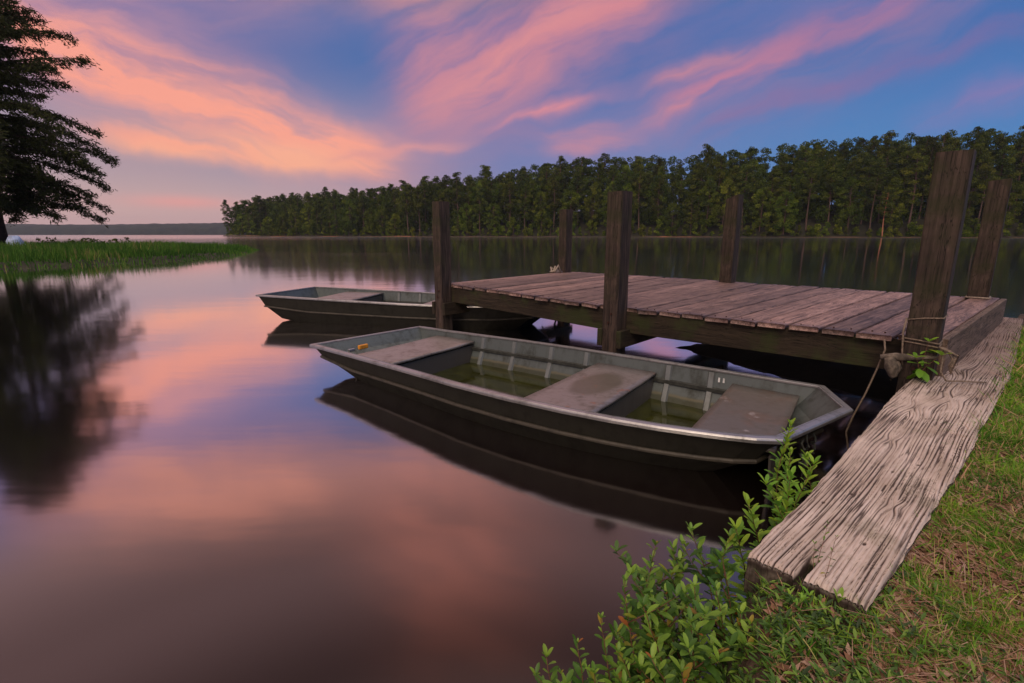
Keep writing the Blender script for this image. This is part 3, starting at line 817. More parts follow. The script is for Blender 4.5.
def post(px, py, top, base, rz, dxn=0, slant=0, cap=False):
    V = []; F = []; n = 26; h0 = base; hw = PW / 2; ch = .006
    for k in range(n + 1):
        z = h0 + (top - h0) * k / n
        for (sx_, sy_) in ((-1, -1), (1, -1), (1, 1), (-1, 1)):
            for (cx, cy) in (((0, 1), (1, 0)) if sx_ * sy_ > 0 else ((1, 0), (0, 1))):
                jx = .003 * noise.noise(Vector((px + sx_, z * 2.5, sy_)))
                zz = z + (slant * sx_ * hw if k == n else 0) + (.004 * noise.noise(Vector((px * 3 + sx_ * 2, sy_, 1))) if k == n else 0)
                V.append((sx_ * (hw - ch * cx) + jx, sy_ * (hw - ch * cy) + jx, zz))
    m_ = 8
    for k in range(n):
        for j in range(m_): F.append((k * m_ + j, k * m_ + (j + 1) % m_, (k + 1) * m_ + (j + 1) % m_, (k + 1) * m_ + j))
    mb = MB().add(V, F); mb.f += [tuple(range(n * m_, n * m_ + 8)), tuple(range(7, -1, -1))]
    o = mb.build('post', M['post'], dock); o.location = (px - NR.x, py - NR.y, 0); o.rotation_euler = (0, 0, rz)
    return o
RZ = math.atan2(e1.y, e1.x)
def on_line(pxl, off):
    """point on the near edge line shifted outward by off, on the azimuth tan = pxl"""
    A = NL + n1 * off; # A + e1*t : x = tan*y
    t_ = (pxl * A.y - A.x) / (e1.x - pxl * e1.y); return A + e1 * t_
def az_tan(px, y):  # column of the picture to a ground azimuth
    F_ = 497.8; p_ = R(PITCH); dxx = (px - 512) / F_; dyy = -(y - 341.5) / F_
    return dxx / (math.cos(p_) + dyy * math.sin(p_))
# near row: left face starts at the measured azimuth, posts stand outside the rim board
near_posts = [(-.1558, 1.775), (.1840, 1.74), (.8055, 1.83)]
for i, (tn, top) in enumerate(near_posts):
    a = on_line(tn, PW); c_ = a + e1 * PW / 2 - n1 * PW / 2
    posts.append(c_); o = post(c_.x, c_.y, top, -1.6 if i < 2 else -.4, RZ)
    o['label'] = ['post at the lakeward near corner', 'middle post of the near side', 'thick looking corner post wrapped in rope and vine by the bank'][i]
for i, c_ in enumerate(posts):
    for zz_ in (DZ - .09, DZ - .18):
        f_ = c_ + n1 * (PW / 2) + e1 * .015 * (1 if zz_ > .55 else -1)
        o = MB().tube([(0, 0, 0), (n1.x * .012, n1.y * .012, 0)], .013, 6).build('bolt', M['nail'], dock); o.location = (f_.x - NR.x, f_.y - NR.y, zz_)
B1 = Vector((.946, 8.99, 0)); B2 = Vector((3.04, 7.05, 0)); B3 = Vector((4.93, 5.25, 0))
for i, (c_, top, sl2) in enumerate([(B1, 1.775, 0), (B2, 1.85, .35), (B3, 1.885, .1)]):
    posts.append(c_); o = post(c_.x, c_.y, top, -1.6 if i < 2 else -.4, RZ, slant=sl2)
    o['label'] = ['slim looking post at the far lakeward corner', 'far side post with a slanted pale top', 'far corner post by the bank with a cord round its foot'][i]
for i in range(3):
    A, B = posts[i], posts[3 + i]; d = (B - A).normalized(); sd2 = Vector((d.y, -d.x, 0)); L = (B - A).length
    for s_ in (-1, 1):
        if i == 2: continue
        mid = A.lerp(B, .5) + sd2 * s_ * (PW / 2 + .022)
        mb = MB().box((0, 0, 0), (1, 0, 0), (0, 1, 0), (0, 0, 1), L + .2, .05, .17)
        o = mb.build('cross_beam', M['fascia'], dock, bevel=.004); o.location = (mid.x - NR.x, mid.y - NR.y, DZ - .335); o.rotation_euler = (0, 0, math.atan2(d.y, d.x))

# ================================================================== BOATS
def boat(name, o2, ang, heel, gun, halfw, z_of, label, near_in, benches, ribs, bilge_z, floor_z, bow_round, strake=.5, extra=None):
    """gun: list of stations a; halfw(a,side); z_of(a): rim height. x axis runs stern->bow"""
    root = empty(name, (o2[0], o2[1], 0), ang); root.rotation_euler = (heel, 0, ang); tag(root, label, 'boat')
    gn = gun
    def ring_pt(i, f, inset=0, lift=0):
        """f in 0..1 from rim to floor edge, at outline index i"""
        a, p = gn[i]; z = z_of(a)
        amin = gn_min + .0; cx = a
        # bottom outline: shrink towards the centre
        ba = a; 
        t0 = (a - gn_min) / (gn_max - gn_min)
        ba = gn_min + rake0 + (gn_max - rake1 - gn_min - rake0) * t0
        bp = p * .80
        zb = floor_z + (.05 if t0 < .04 else 0) + .05 * max(0, (t0 - .80) / .20) ** 1.5 + .06 * max(0, (.08 - t0) / .08)
        if f <= .5:     # upper panel
            q = f / .5; A = a + (ba - a) * .30 * q; Pp = p + (bp - p) * .30 * q; Z = z + (zb - z) * .46 * q
        else:
            q = (f - .5) / .5; A = a + (ba - a) * (.30 + .70 * q); Pp = p + (bp - p) * (.30 + .70 * q); Z = z + (zb - z) * (.46 + .54 * q)
        return A, Pp, Z
    gn_min = min(g[0] for g in gn); gn_max = max(g[0] for g in gn); rake0, rake1 = .30, .42
    n = len(gn)
    def shell(off, fs):
        V = []
        for f in fs:
            for i in range(n):
                A, Pp, Z = ring_pt(i, f)
                V.append((A - off * (1 if i in END0 else -1 if i in END1 else 0) * -1 * (1 if False else 1) if False else A, Pp, Z))
        return V
    def offset_outline(d):
        out = []
        for i in range(n):
            a0 = Vector(gn[i - 1]); a1 = Vector(gn[i]); a2 = Vector(gn[(i + 1) % n])
            n_1 = Vector(((a1 - a0).y, -(a1 - a0).x)).normalized(); n_2 = Vector(((a2 - a1).y, -(a2 - a1).x)).normalized()
            nn = (n_1 + n_2); nn = nn / max(.3, nn.dot(n_1)) if nn.length > .01 else n_1
            out.append(a1 - nn * d)
        return out
    # orientation: outline must be counter clockwise
    area = sum(gn[i - 1][0] * gn[i][1] - gn[i][0] * gn[i - 1][1] for i in range(n))
    if area < 0: gn = gn[::-1]
    inner = offset_outline(.018)
    def rings(base, fs, extra_in=0):
        nonlocal gn
        keep = gn; gn = [tuple(b) for b in base]; V = []
        for f in fs:
            for i in range(n): V.append(ring_pt(i, f))
        gn = keep; return V
    fs = [0, .12, .25, .38, .5, .53, .66, .8, .92, 1.0]
    def quads(V, flip=False):
        F = []
        for j in range(len(fs) - 1):
            for i in range(n):
                q = (j * n + i, j * n + (i + 1) % n, (j + 1) * n + (i + 1) % n, (j + 1) * n + i); F.append(q[::-1] if flip else q)
        return F
    Vo = rings(gn, fs)
    # small chine step: push the lower panel outwards a little just below the middle
    mb = MB().add(Vo, quads(Vo)); bot = [(len(fs) - 1) * n + i for i in range(n)]; mb.f.append(tuple(bot))
    hull = mb.build('hull', M['hull_out'], root)
    Vi = rings(inner, fs); Vi = [(x, y, z + .012) for (x, y, z) in Vi]
    mb = MB().add(Vi, quads(Vi, True)); mb.f.append(tuple(bot))
    mb.build('hull_lining', M['hull_in'], root)
    # rim: rolled flange along the outline
    def sweep(outl, w_out, w_in, h_up, h_dn, f=0, nm='gunwale', mat=M['rim'], lift=0):
        oo = [Vector(b) for b in outl]; V = []; F = []
        keep = gn
        for i in range(n):
            a0, a1, a2 = oo[i - 1], oo[i], oo[(i + 1) % n]
            n_1 = Vector(((a1 - a0).y, -(a1 - a0).x)).normalized(); n_2 = Vector(((a2 - a1).y, -(a2 - a1).x)).normalized()
            nn = (n_1 + n_2); nn = nn / max(.5, nn.dot(n_1))
            A, Pp, Z = ring_pt(i, f); c = Vector((A, Pp)); Z += lift
            for (dd, zz) in ((w_out, -h_dn), (w_out + .004, 0), (w_out - .004, h_up), (-w_in, h_up), (-w_in, -h_dn * .3)):
                q = c + nn * dd; V.append((q.x, q.y, Z + zz))
        for i in range(n):
            for j in range(5): F.append((i * 5 + j, i * 5 + (j + 1) % 5, ((i + 1) % n) * 5 + (j + 1) % 5, ((i + 1) % n) * 5 + j))
        return MB().add(V, F).build(nm, mat, root, bevel=.003)
    sweep(gn, .022, .030, .010, .020)
    sweep(gn, .016, .0, .010, .016, f=.5, nm='strake', mat=M['strake'])
    def width_at(a, side, f=0):
        """inner half width at station a"""
        best = None
        for i in range(n):
            p, q = inner[i], inner[(i + 1) % n]
            if (p[0] - a) * (q[0] - a) <= 0 and abs(q[0] - p[0]) > 1e-6:
                y = p[1] + (q[1] - p[1]) * (a - p[0]) / (q[0] - p[0])
                if y * side > 0 and (best is None or abs(y) > abs(best)): best = y
        return best if best is not None else side * .3
    def side_at(a, side, f):
        kf = .30 * f / .5 if f <= .5 else .30 + .70 * (f - .5) / .5
        be = (gn_max - rake1 - gn_min - rake0) / (gn_max - gn_min); al = gn_min + rake0 - be * gn_min
        a_t = (a - al * kf) / (1 - kf + be * kf)
        y = width_at(min(max(a_t, gn_min + .03), gn_max - .30), side); z = z_of(a); zb = floor_z + .012
        if f <= .5: q = f / .5; return y * (1 - .2 * .30 * q), z + (zb - z) * .46 * q
        q = (f - .5) / .5; return y * (1 - .2 * (.30 + .70 * q)), z + (zb - z) * (.46 + .54 * q)
    # ribs: on both sides, from under the rim to the floor, and across the floor
    for a in ribs:
        V = []; F = []; pth = []
        for f in (.04, .25, .5, .53, .75, .97): y, z = side_at(a, 1, f); pth.append((y - .002, z, .020 if f < .9 else .02))
        y, z = side_at(a, 1, .97); pth2 = [(y - .10, z + .0)]
        for side in (1, -1):
            V = []; F = []
            st = len(V); P_ = []
            for f in (.04, .25, .5, .53, .75, .97):
                y, z = side_at(a, side, f); P_.append((y, z))
            for (y, z) in P_:
                for (xx, dy2) in ((-.030, .002), (-.018, -.020), (.018, -.020), (.030, .002)): V.append((a + xx, y + dy2 * side, z + .004))
            for k in range(len(P_) - 1):
                for j in range(3): b0 = st + k * 4 + j; F.append((b0, b0 + 1, b0 + 5, b0 + 4))
            MB().add(V, F).build('rib', M['rib'], root)
        yl, zl = side_at(a, -1, .97); yr, zr = side_at(a, 1, .97)
        MB().box((a, (yl + yr) / 2, floor_z + .035), (1, 0, 0), (0, 1, 0), (0, 0, 1), .05, yr - yl, .022).build('floor_rib', M['hull_in'], root, bevel=.004)
    # stringers along the sides
    a0r, a1r = min(ribs) - .3, max(ribs) + .45
    for side in (1, -1):
        mbs = MB(); pts_ = []
        for k in range(15):
            a = a0r + (a1r - a0r) * k / 14; y, z = side_at(a, side, .44); pts_.append((a, y - .012 * side, z))
        V = []; F = []
        for k, (a, y, z) in enumerate(pts_):
            for (dy2, dz2) in ((.012, .022), (-.012, .016), (-.012, -.012), (.012, -.018)): V.append((a, y + dy2 * side, z + dz2))
            if k:
                for j in range(4): F.append(((k - 1) * 4 + j, (k - 1) * 4 + (j + 1) % 4, k * 4 + (j + 1) % 4, k * 4 + j))
        mbs.add(V, F).build('stringer', M['under_metal'], root)
    # benches: box benches with a lipped lid
    for (a0, a1, zt, mt, mside, lbl) in benches:
        V = []
        for a in (a0, a1):
            for side in (1, -1):
                y, _ = side_at(a, side, .25); V.append((a, y * .985, zt))
        top_ = MB(); x0, x1 = a0, a1
        yl = [V[1][1], V[3][1]]; yr = [V[0][1], V[2][1]]
        nseg = 10; TV = []; TF = []
        for k in range(nseg + 1):
            f = k / nseg; a = a0 + (a1 - a0) * f; l_ = side_at(a, -1, .25)[0] * .985; r_ = side_at(a, 1, .25)[0] * .985
            for m2 in range(9): TV.append((a - (a0 + a1) / 2, l_ + (r_ - l_) * m2 / 8, .003 * noise.noise(Vector((a * 6, m2 * .8, 1))) - .006 * math.sin(math.pi * m2 / 8)))
        for k in range(nseg):
            for m2 in range(8): b0 = k * 9 + m2; TF.append((b0, b0 + 9, b0 + 10, b0 + 1))
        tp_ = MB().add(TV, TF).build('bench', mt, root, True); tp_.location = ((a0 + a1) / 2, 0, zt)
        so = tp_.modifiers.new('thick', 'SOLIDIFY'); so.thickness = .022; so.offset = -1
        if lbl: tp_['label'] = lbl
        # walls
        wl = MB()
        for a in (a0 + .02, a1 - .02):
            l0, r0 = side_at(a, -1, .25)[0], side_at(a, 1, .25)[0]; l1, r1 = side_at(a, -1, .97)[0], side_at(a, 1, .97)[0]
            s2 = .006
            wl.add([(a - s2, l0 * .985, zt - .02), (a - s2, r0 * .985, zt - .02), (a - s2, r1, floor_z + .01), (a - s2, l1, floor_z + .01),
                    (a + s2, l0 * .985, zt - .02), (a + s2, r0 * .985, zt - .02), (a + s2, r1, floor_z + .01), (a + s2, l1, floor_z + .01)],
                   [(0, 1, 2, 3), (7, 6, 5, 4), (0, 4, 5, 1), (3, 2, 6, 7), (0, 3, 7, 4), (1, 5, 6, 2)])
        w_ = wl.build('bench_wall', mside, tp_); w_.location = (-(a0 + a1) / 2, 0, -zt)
    # bilge water
    if bilge_z:
        V = []
        lo = gn_min + .55; hi_ = gn_max - .70; K = 24; Lp = []
        for k in range(K + 1):
            a = lo + (hi_ - lo) * k / K; Lp.append(a)
        for a in Lp:
            for side in (1, -1): 
                y, z = side_at(a, side, .86); V.append((a, y, bilge_z))
        F = [(2 * k, 2 * k + 2, 2 * k + 3, 2 * k + 1) for k in range(K)]
        b_ = MB().add(V, F).build('bilge_water', M['bilge'], root)
    return root, side_at
M['under_metal'] = mat_simple('dark_seam_metal', (.055, .058, .05), .6, .3)

# outline of the near boat, stern (a=0) to bow; p>0 is the dock side
G1 = [(.014, .66), (.465, .645), (1.011, .64), (1.602, .638), (2.212, .617), (2.777, .60), (3.352, .573), (3.781, .535), (4.073, .505),
      (4.238, .063), (3.97, -.663), (3.865, -.72), (3.719, -.765), (3.558, -.80), (3.396, -.832), (3.124, -.873), (2.823, -.898), (2.418, -.905), (1.94, -.878), (1.445, -.811), (.899, -.745), (.411, -.69), (-.14, -.637)]
def zr1(a): return .285 + .028 * min(1, max(0, a) / 2.0) + .012 * max(0, (a - 3.4) / .9)
ang1 = math.atan2(-.578, .816)
b1, side1 = boat('jon_boat', (-1.48, 5.23), ang1, 0, G1, None, zr1, 'nearer flat bottomed aluminium boat with green rainwater inside, moored beside the dock', None,
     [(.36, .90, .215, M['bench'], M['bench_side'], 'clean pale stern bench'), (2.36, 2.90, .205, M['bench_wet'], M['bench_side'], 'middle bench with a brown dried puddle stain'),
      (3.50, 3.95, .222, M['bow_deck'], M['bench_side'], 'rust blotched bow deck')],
     [1.02, 1.42, 1.86, 2.24, 3.00, 3.34], .018, -.06, True)
G2 = [(.05, .66), (.8, .67), (1.6, .66), (2.4, .64), (3.2, .61), (3.9, .56), (4.45, .48), (4.62, .05), (4.45, -.46), (3.9, -.60), (3.2, -.68), (2.4, -.72), (1.6, -.72), (.8, -.70), (-.05, -.66)]
def zr2(a): return .41 - .06 * min(1, max(0, a) / 3.0) + .05 * max(0, (a - 3.6))
b2, side2 = boat('jon_boat', (-3.82, 8.50), math.atan2(-.245, .97), 0, G2, None, zr2, 'farther flat bottomed aluminium boat, its right half hidden behind the dock', None,
     [(.75, 1.45, .33, M['bench'], M['bench_side'], None), (2.6, 3.05, .29, M['bench'], M['bench_side'], None)],
     [1.75, 2.15, 2.50, 3.25, 3.6], None, -.08, True)
# small fittings in the near boat
mbh = MB(); mbh.box((.13, -.25, .232), (1, 0, 0), (0, 1, 0), (0, 0, 1), .035, .11, .045)
o = mbh.build('transom_handle', M['orange'], b1, bevel=.008); o['label'] = 'orange handle inside the stern'
o = MB().box((.14, -.40, .225), (1, 0, 0), (0, 1, 0), (0, 0, 1), .03, .07, .03).build('transom_clip', M['rim'], b1, bevel=.006)
for sg_ in (.0, .035):
    y_, z_ = side1(3.40 + sg_, 1, .16)
    MB().box((3.40 + sg_, y_ - .012, z_ - .008), (1, 0, 0), (0, 1, 0), (0, 0, 1), .013, .006, .035).build('painted_mark', M['white'], b1)
# fittings under the bow: a short hanging chain
ch = MB()
for (p0, q0, zz0, zz1) in ((4.055, -.33, .22, .06), (4.07, -.27, .24, .00), (4.10, -.20, .22, .10)):
    pts_ = [(p0 + .012 * math.sin(k * 2.1 + q0 * 9), q0 + .018 * math.cos(k * 1.7), zz0 + (zz1 - zz0) * k / 7) for k in range(8)]
    ch.tube(pts_, .007, 6)
ch.tube([(4.05, -.34, .09), (4.07, -.30, .06), (4.09, -.26, .10), (4.09, -.22, .07), (4.07, -.25, .03)], .010, 6)
ch.build('bow_chain', M['under_metal'], b1)

# ================================================================== TIMBER on the bank
def timber():
    Lft = [(0.682, 1.278), (0.999, 1.572), (1.472, 2.023), (2.239, 2.782), (2.948, 3.420), (5.214, 5.434), (5.962, 6.131)]
    Rgt = [(0.882, 1.069), (1.159, 1.297), (1.849, 1.885), (3.188, 3.072), (3.769, 3.611), (5.737, 5.513), (6.469, 6.210)]
    ang = math.atan2(4.83 - 1.136, 4.635 - .606); ca, sa = math.cos(ang), math.sin(ang); ox, oy = .782, 1.173
    def tl(p): x, y = p[0] - ox, p[1] - oy; return x * ca + y * sa, -x * sa + y * ca
    A = np.array([tl(p) for p in Lft]); B = np.array([tl(p) for p in Rgt])
    nu, nvv = 1500, 170; V = []; G = []
    us = np.concatenate([np.linspace(0, .45, 1000) ** 1.0, np.linspace(.4515, 1, 500)])
    iL = np.linspace(0, 1, len(A)); 
    def edge(P, x): return float(np.interp(x, P[:, 0], P[:, 1]))
    L = 6.4
    knots = [(.62, -.075, .016), (1.30, .05, .02), (1.95, .07, .045), (2.25, -.04, .04), (3.1, .04, .05)]
    N = noise.noise
    for u in us:
        x = u * L
        yl = edge(A, x) + .008 * N(Vector((x * 3, 0, 0))) + .004 * N(Vector((x * 17, 0, 0))); yr = edge(B, x) + .007 * N(Vector((x * 3, 9, 0))) + .005 * N(Vector((x * 15, 9, 0)))
        for j in range(nvv):
            v = j / (nvv - 1); y = yl + (yr - yl) * v
            # skewed, broken near end: end face runs from left to right corner
            xs = x + (A[0, 0] + (B[0, 0] - A[0, 0]) * v) * max(0, 1 - x / .5) + (.010 * N(Vector((v * 9, 4, 0))) + .006 * N(Vector((v * 30, 4, 0)))) * max(0, 1 - x / .04)
            wy = y + .016 * N(Vector((xs * .9, y * 2, 0))) + .005 * N(Vector((xs * 3, y * 9, 2)))
            for (kx, ky, kr) in knots:
                dx_, dy_ = (xs - kx), (wy - ky); e = math.exp(-((dx_ / (kr * 3.2)) ** 2 + (dy_ / (kr * 1.5)) ** 2)); wy += kr * .8 * e * (1 if dy_ > 0 else -1)
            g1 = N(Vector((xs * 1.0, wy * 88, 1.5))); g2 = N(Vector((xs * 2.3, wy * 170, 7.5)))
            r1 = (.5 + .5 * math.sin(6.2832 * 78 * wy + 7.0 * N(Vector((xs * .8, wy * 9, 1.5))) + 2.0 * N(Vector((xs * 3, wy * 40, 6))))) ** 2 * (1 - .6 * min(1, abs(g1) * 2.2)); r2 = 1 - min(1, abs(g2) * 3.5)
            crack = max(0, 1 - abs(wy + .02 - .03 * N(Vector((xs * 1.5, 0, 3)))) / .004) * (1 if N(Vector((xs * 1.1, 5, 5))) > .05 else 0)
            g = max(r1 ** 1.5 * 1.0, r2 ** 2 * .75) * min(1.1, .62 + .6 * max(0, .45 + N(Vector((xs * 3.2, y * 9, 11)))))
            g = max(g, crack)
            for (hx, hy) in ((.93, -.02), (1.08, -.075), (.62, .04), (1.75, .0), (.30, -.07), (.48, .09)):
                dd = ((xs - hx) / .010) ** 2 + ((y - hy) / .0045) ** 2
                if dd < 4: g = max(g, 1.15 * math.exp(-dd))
            # notch at the near end
            nt = max(0, min(1, (.125 - xs) / .03 + .2)) * max(0, min(1, (.014 - abs(y - .012 + xs * .05)) / .004)) if xs < .16 else 0
            ed = max(0, 1 - min(v, 1 - v) * (abs(yr - yl)) / .012); en = max(0, 1 - x / .02)
            z = -.0095 * g - .035 * nt - .010 * ed ** 2 - .008 * en ** 2 + .006 * N(Vector((xs * 2.5, y * 5, 8))) 
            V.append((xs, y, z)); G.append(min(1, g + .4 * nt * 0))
    nvv_ = nvv; F = []
    n_u = len(us)
    idx = np.arange(n_u * nvv).reshape(n_u, nvv)
    F = np.stack([idx[:-1, :-1], idx[1:, :-1], idx[1:, 1:], idx[:-1, 1:]], -1).reshape(-1, 4).tolist()
    # skirts: sides and ends down to the soil
    def skirt(line, dirv):
        st = len(V); m_ = len(line)
        for lv, (zz, inn_) in enumerate(((-.018, .0), (-.04, -.004), (-.07, .004), (-.125, .0))):
            for q in line:
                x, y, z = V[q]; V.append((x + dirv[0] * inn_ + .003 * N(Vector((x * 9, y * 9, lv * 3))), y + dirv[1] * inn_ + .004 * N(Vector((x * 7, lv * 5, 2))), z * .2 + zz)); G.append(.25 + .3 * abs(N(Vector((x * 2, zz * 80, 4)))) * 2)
        prev = line
        for lv in range(4):
            cur = [st + lv * m_ + k for k in range(m_)]
            for k in range(m_ - 1): F.append((prev[k], prev[k + 1], cur[k + 1], cur[k]))
            prev = cur
    skirt(idx[:, 0].tolist(), (0, 1)); skirt(idx[::-1, -1].tolist(), (0, -1)); skirt(idx[0, ::-1].tolist(), (-1, 0)); skirt(idx[-1, :].tolist(), (1, 0))
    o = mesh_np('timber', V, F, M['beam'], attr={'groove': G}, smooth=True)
    o.location = (ox, oy, .45); o.rotation_euler = (0, 0, ang)
    tag(o, 'long weathered grey timber with deep grooves lying along the grassy bank edge', 'timber')
timber()

# ================================================================== ROPES
def coil_post(c, z, tilt, r, mat, name, label, turns=1, ph=0):
    mb = MB(); hw = PW / 2 + r * .9
    for t_ in range(turns):
        pts_ = []
        for (sx_, sy_) in ((-1, -1), (0, -1), (1, -1), (1, 0), (1, 1), (0, 1), (-1, 1), (-1, 0), (-1, -1)):
            q = Vector((c.x, c.y, 0)) + e1 * sx_ * hw + (n1 * -1) * sy_ * hw
            pts_.append((q.x, q.y, z + t_ * .02 + tilt * sx_ + .004 * random.uniform(-1, 1)))
        mb.tube(pts_, r, 6)
    return mb
P3 = posts[2]
mb = coil_post(P3, .835, .014, .0045, None, '', '')
mb2 = coil_post(P3, .67, -.007, .005, None, '', '', 2); mb.v, mb.f = mb.v, mb.f
n_ = len(mb.v); mb.v += mb2.v; mb.f += [tuple(i + n_ for i in f) for f in mb2.f]
cl_c = P3 + n1 * (PW / 2 + .006) - e1 * (PW / 2 + .004)
mb.tube([(cl_c.x, cl_c.y, .83), (cl_c.x - .01, cl_c.y, .74), (cl_c.x - .005, cl_c.y - .01, .62), (cl_c.x + .01, cl_c.y - .01, .52)], .006, 6)
cr_c = P3 + n1 * (PW / 2 + .01) + e1 * (PW / 2 + .02)
for k in range(4):
    mb.tube([(cr_c.x - .02, cr_c.y, .67), (cr_c.x + .03 + .014 * k, cr_c.y - .014 * k, .66 - .012 * k), (cr_c.x + .055 + .012 * k, cr_c.y - .025, .60 + .01 * k), (cr_c.x + .04, cr_c.y - .025 - .007 * k, .55 - .014 * k)], .005, 5)
mb.tube([(cr_c.x + .02, cr_c.y, .63), (cr_c.x + .0, cr_c.y - .02, .52), (cr_c.x + .02, cr_c.y - .05, .467), (cr_c.x + .12, cr_c.y - .04, .462), (cr_c.x + .26, cr_c.y - .06, .460)], .005, 6)
tag(mb.build('rope', M['rope'], None, True), 'thin frayed rope tied round the big dock post beside the vine', 'rope')
mb = coil_post(B3, DZ + .012, .002, .009, None, '', '')
tag(mb.build('cord', M['cord_white'], None, True), 'pale cord looped round the foot of the far bank side post', 'rope')
ROPE_PTS = [(2.50, 3.27, .66), (2.485, 3.23, .60), (2.46, 3.235, .48), (2.41, 3.24, .30), (2.36, 3.26, .12), (2.33, 3.28, -.05)]
tag(MB().tube(ROPE_PTS, .006, 7).build('mooring_rope', M['rope'], None, True), 'slack mooring rope hanging from the dock edge into the water', 'rope')
mb = MB()
for k in range(5):
    a = k * 1.3; mb.tube([(.84 + .03 * math.cos(a), 8.84 + .03 * math.sin(a), DZ + .01), (.74 + .07 * math.cos(a + 1), 8.79, DZ + .06 + .018 * k), (.66 + .02 * k, 8.73, DZ + .02), (.74, 8.76, DZ + .02 + .012 * k), (.88, 8.84, DZ + .015)], .017, 6)
tag(mb.build('rope_coil', M['cord_white'], None, True), 'small heap of old rope at the foot of the farthest left dock post', 'rope')
# driftwood snag caught at the big post
mb = MB(); kx, ky = cl_c.x - .02, cl_c.y - .01
mb.tube([(kx - .08, ky + .05, .56), (kx - .02, ky + .0, .575), (kx + .06, ky - .04, .58), (kx + .16, ky - .11, .60)], [.018, .028, .019, .009], 8)
mb.tube([(kx - .05, ky + .01, .57), (kx - .04, ky - .005, .51), (kx - .025, ky - .01, .45), (kx - .03, ky - .005, .42)], [.030, .039, .025, .007], 8)
mb.tube([(kx - .02, ky + .01, .56), (kx + .0, ky - .005, .50), (kx - .005, ky - .01, .44)], [.023, .026, .009], 7)
o = mb.build('driftwood', M['drift'], None, True); tag(o, 'gnarled grey driftwood snag hanging on the rope at the big post', 'driftwood')
# broken branch under the dock
mb = MB()
mb.tube([(.82, 8.65, .55), (.77, 8.65, .40), (.70, 8.63, .30), (.75, 8.65, .2), (.80, 8.65, .05), (.75, 8.65, -.1)], [.02, .018, .024, .016, .02, .015], 6)
mb.tube([(.71, 8.63, .34), (.60, 8.62, .30), (.52, 8.62, .22)], [.018, .014, .01], 5)
mb.tube([(.74, 8.65, .38), (.65, 8.65, .43), (.57, 8.65, .42)], [.014, .012, .008], 5)
tag(mb.build('branch', M['under'], None, True), 'dark broken branch dangling to the water beneath the dock', 'branch')

# ================================================================== SHRUBS
def leaf(V, F, T, base, d, L, W, tint, up=Vector((0, 0, 1)), droop=.25):
    d = d.normalized(); s_ = d.cross(up)
    if s_.length < .05: s_ = d.cross(Vector((1, 0, 0)))
    s_.normalize(); n_ = s_.cross(d).normalized(); st = len(V)
    prof = [(0, .10), (.25, .66), (.58, 1.0), (.86, .72), (1.0, .10)]
    for (f, wd) in prof:
        c = base + d * L * f - n_ * (droop * L * f * f) ; 
        V.append(c - s_ * W * wd * .5 + n_ * W * .16 * wd); V.append(c - n_ * 0); V.append(c + s_ * W * wd * .5 + n_ * W * .16 * wd); T.extend([tint] * 3)
    for k in range(4):
        a = st + k * 3; F.append((a, a + 1, a + 4, a + 3)); F.append((a + 1, a + 2, a + 5, a + 4))
def shrub(name, label, cat, stems, LL, LW, gap, mat=M['bush_leaf'], group=None, seed=0, tint=(.1, .75), up=.55, srad=.0035, side=True, topbright=.25):
    """stems: list of (root, tip)"""
    r = random.Random(seed); root = empty(name, stems[0][0]); o0 = Vector(stems[0][0]); sm = MB(); V = []; F = []; T = []
    tag(root, label, cat, group)
    def run(a, b, rad, lvl):
        a = Vector(a); b = Vector(b); L = (b - a).length; n = max(4, int(L / .03)); pts_ = []
        bend = Vector((r.uniform(-1, 1), r.uniform(-1, 1), 0)) * L * .10
        for k in range(n + 1):
            u = k / n; pts_.append(a.lerp(b, u) + bend * math.sin(math.pi * u) + Vector((r.uniform(-1, 1), r.uniform(-1, 1), 0)) * .002)
        sm.tube([p - o0 for p in pts_], [rad * (1 - .7 * k / n) for k in range(n + 1)], 5)
        m_ = max(3, int(L * (1 if lvl else .82) / gap)); ga = r.uniform(0, 6.28)
        for k in range(m_ + 1):
            u = (1 if lvl == 0 and False else 0) + (.22 if lvl == 0 else .05) + (1 - (.22 if lvl == 0 else .05)) * k / m_; u = min(u, 1)
            i = min(n - 1, int(u * n)); p = pts_[i].lerp(pts_[i + 1], u * n - i); ga += 2.4 + r.uniform(-.3, .3)
            tipf = u ** 3
            for q in range(2 if k < m_ else 4):
                aa = ga + q * (math.pi if k < m_ else 1.6); d = Vector((math.cos(aa), math.sin(aa), up * r.uniform(.4, 1.5) + tipf * 1.1))
                sc_ = r.choice((r.uniform(.35, .7), r.uniform(.7, 1.2), r.uniform(.8, 1.1))) * (1 - .35 * tipf)
                tt = min(.84, max(0, r.uniform(*tint) + topbright * tipf))
                if r.random() < .06: tt = r.uniform(.9, 1)
                leaf(V, F, T, p - o0, d, LL * sc_, LW * sc_, tt, droop=r.uniform(0, .35))
        return pts_
    for (a, b) in stems:
        pp = run(a, b, srad, 0); n = len(pp)
        L = (Vector(b) - Vector(a)).length
        if side:
            for k in range(int(L / .075)):
                i = int(n * r.uniform(.25, .85)); aa = r.uniform(0, 6.28); l2 = L * r.uniform(.18, .36)
                q = pp[i] + Vector((math.cos(aa) * .75, math.sin(aa) * .75, r.uniform(.5, 1.1))).normalized() * l2
                run(pp[i], q, srad * .6, 1)
    sm.build('stems', M['stem'], root, True)
    mesh_np('leaves', [tuple(v) for v in V], F, mat, root, {'tint': T}, smooth=True)
    return root
LL, LW = .052, .020
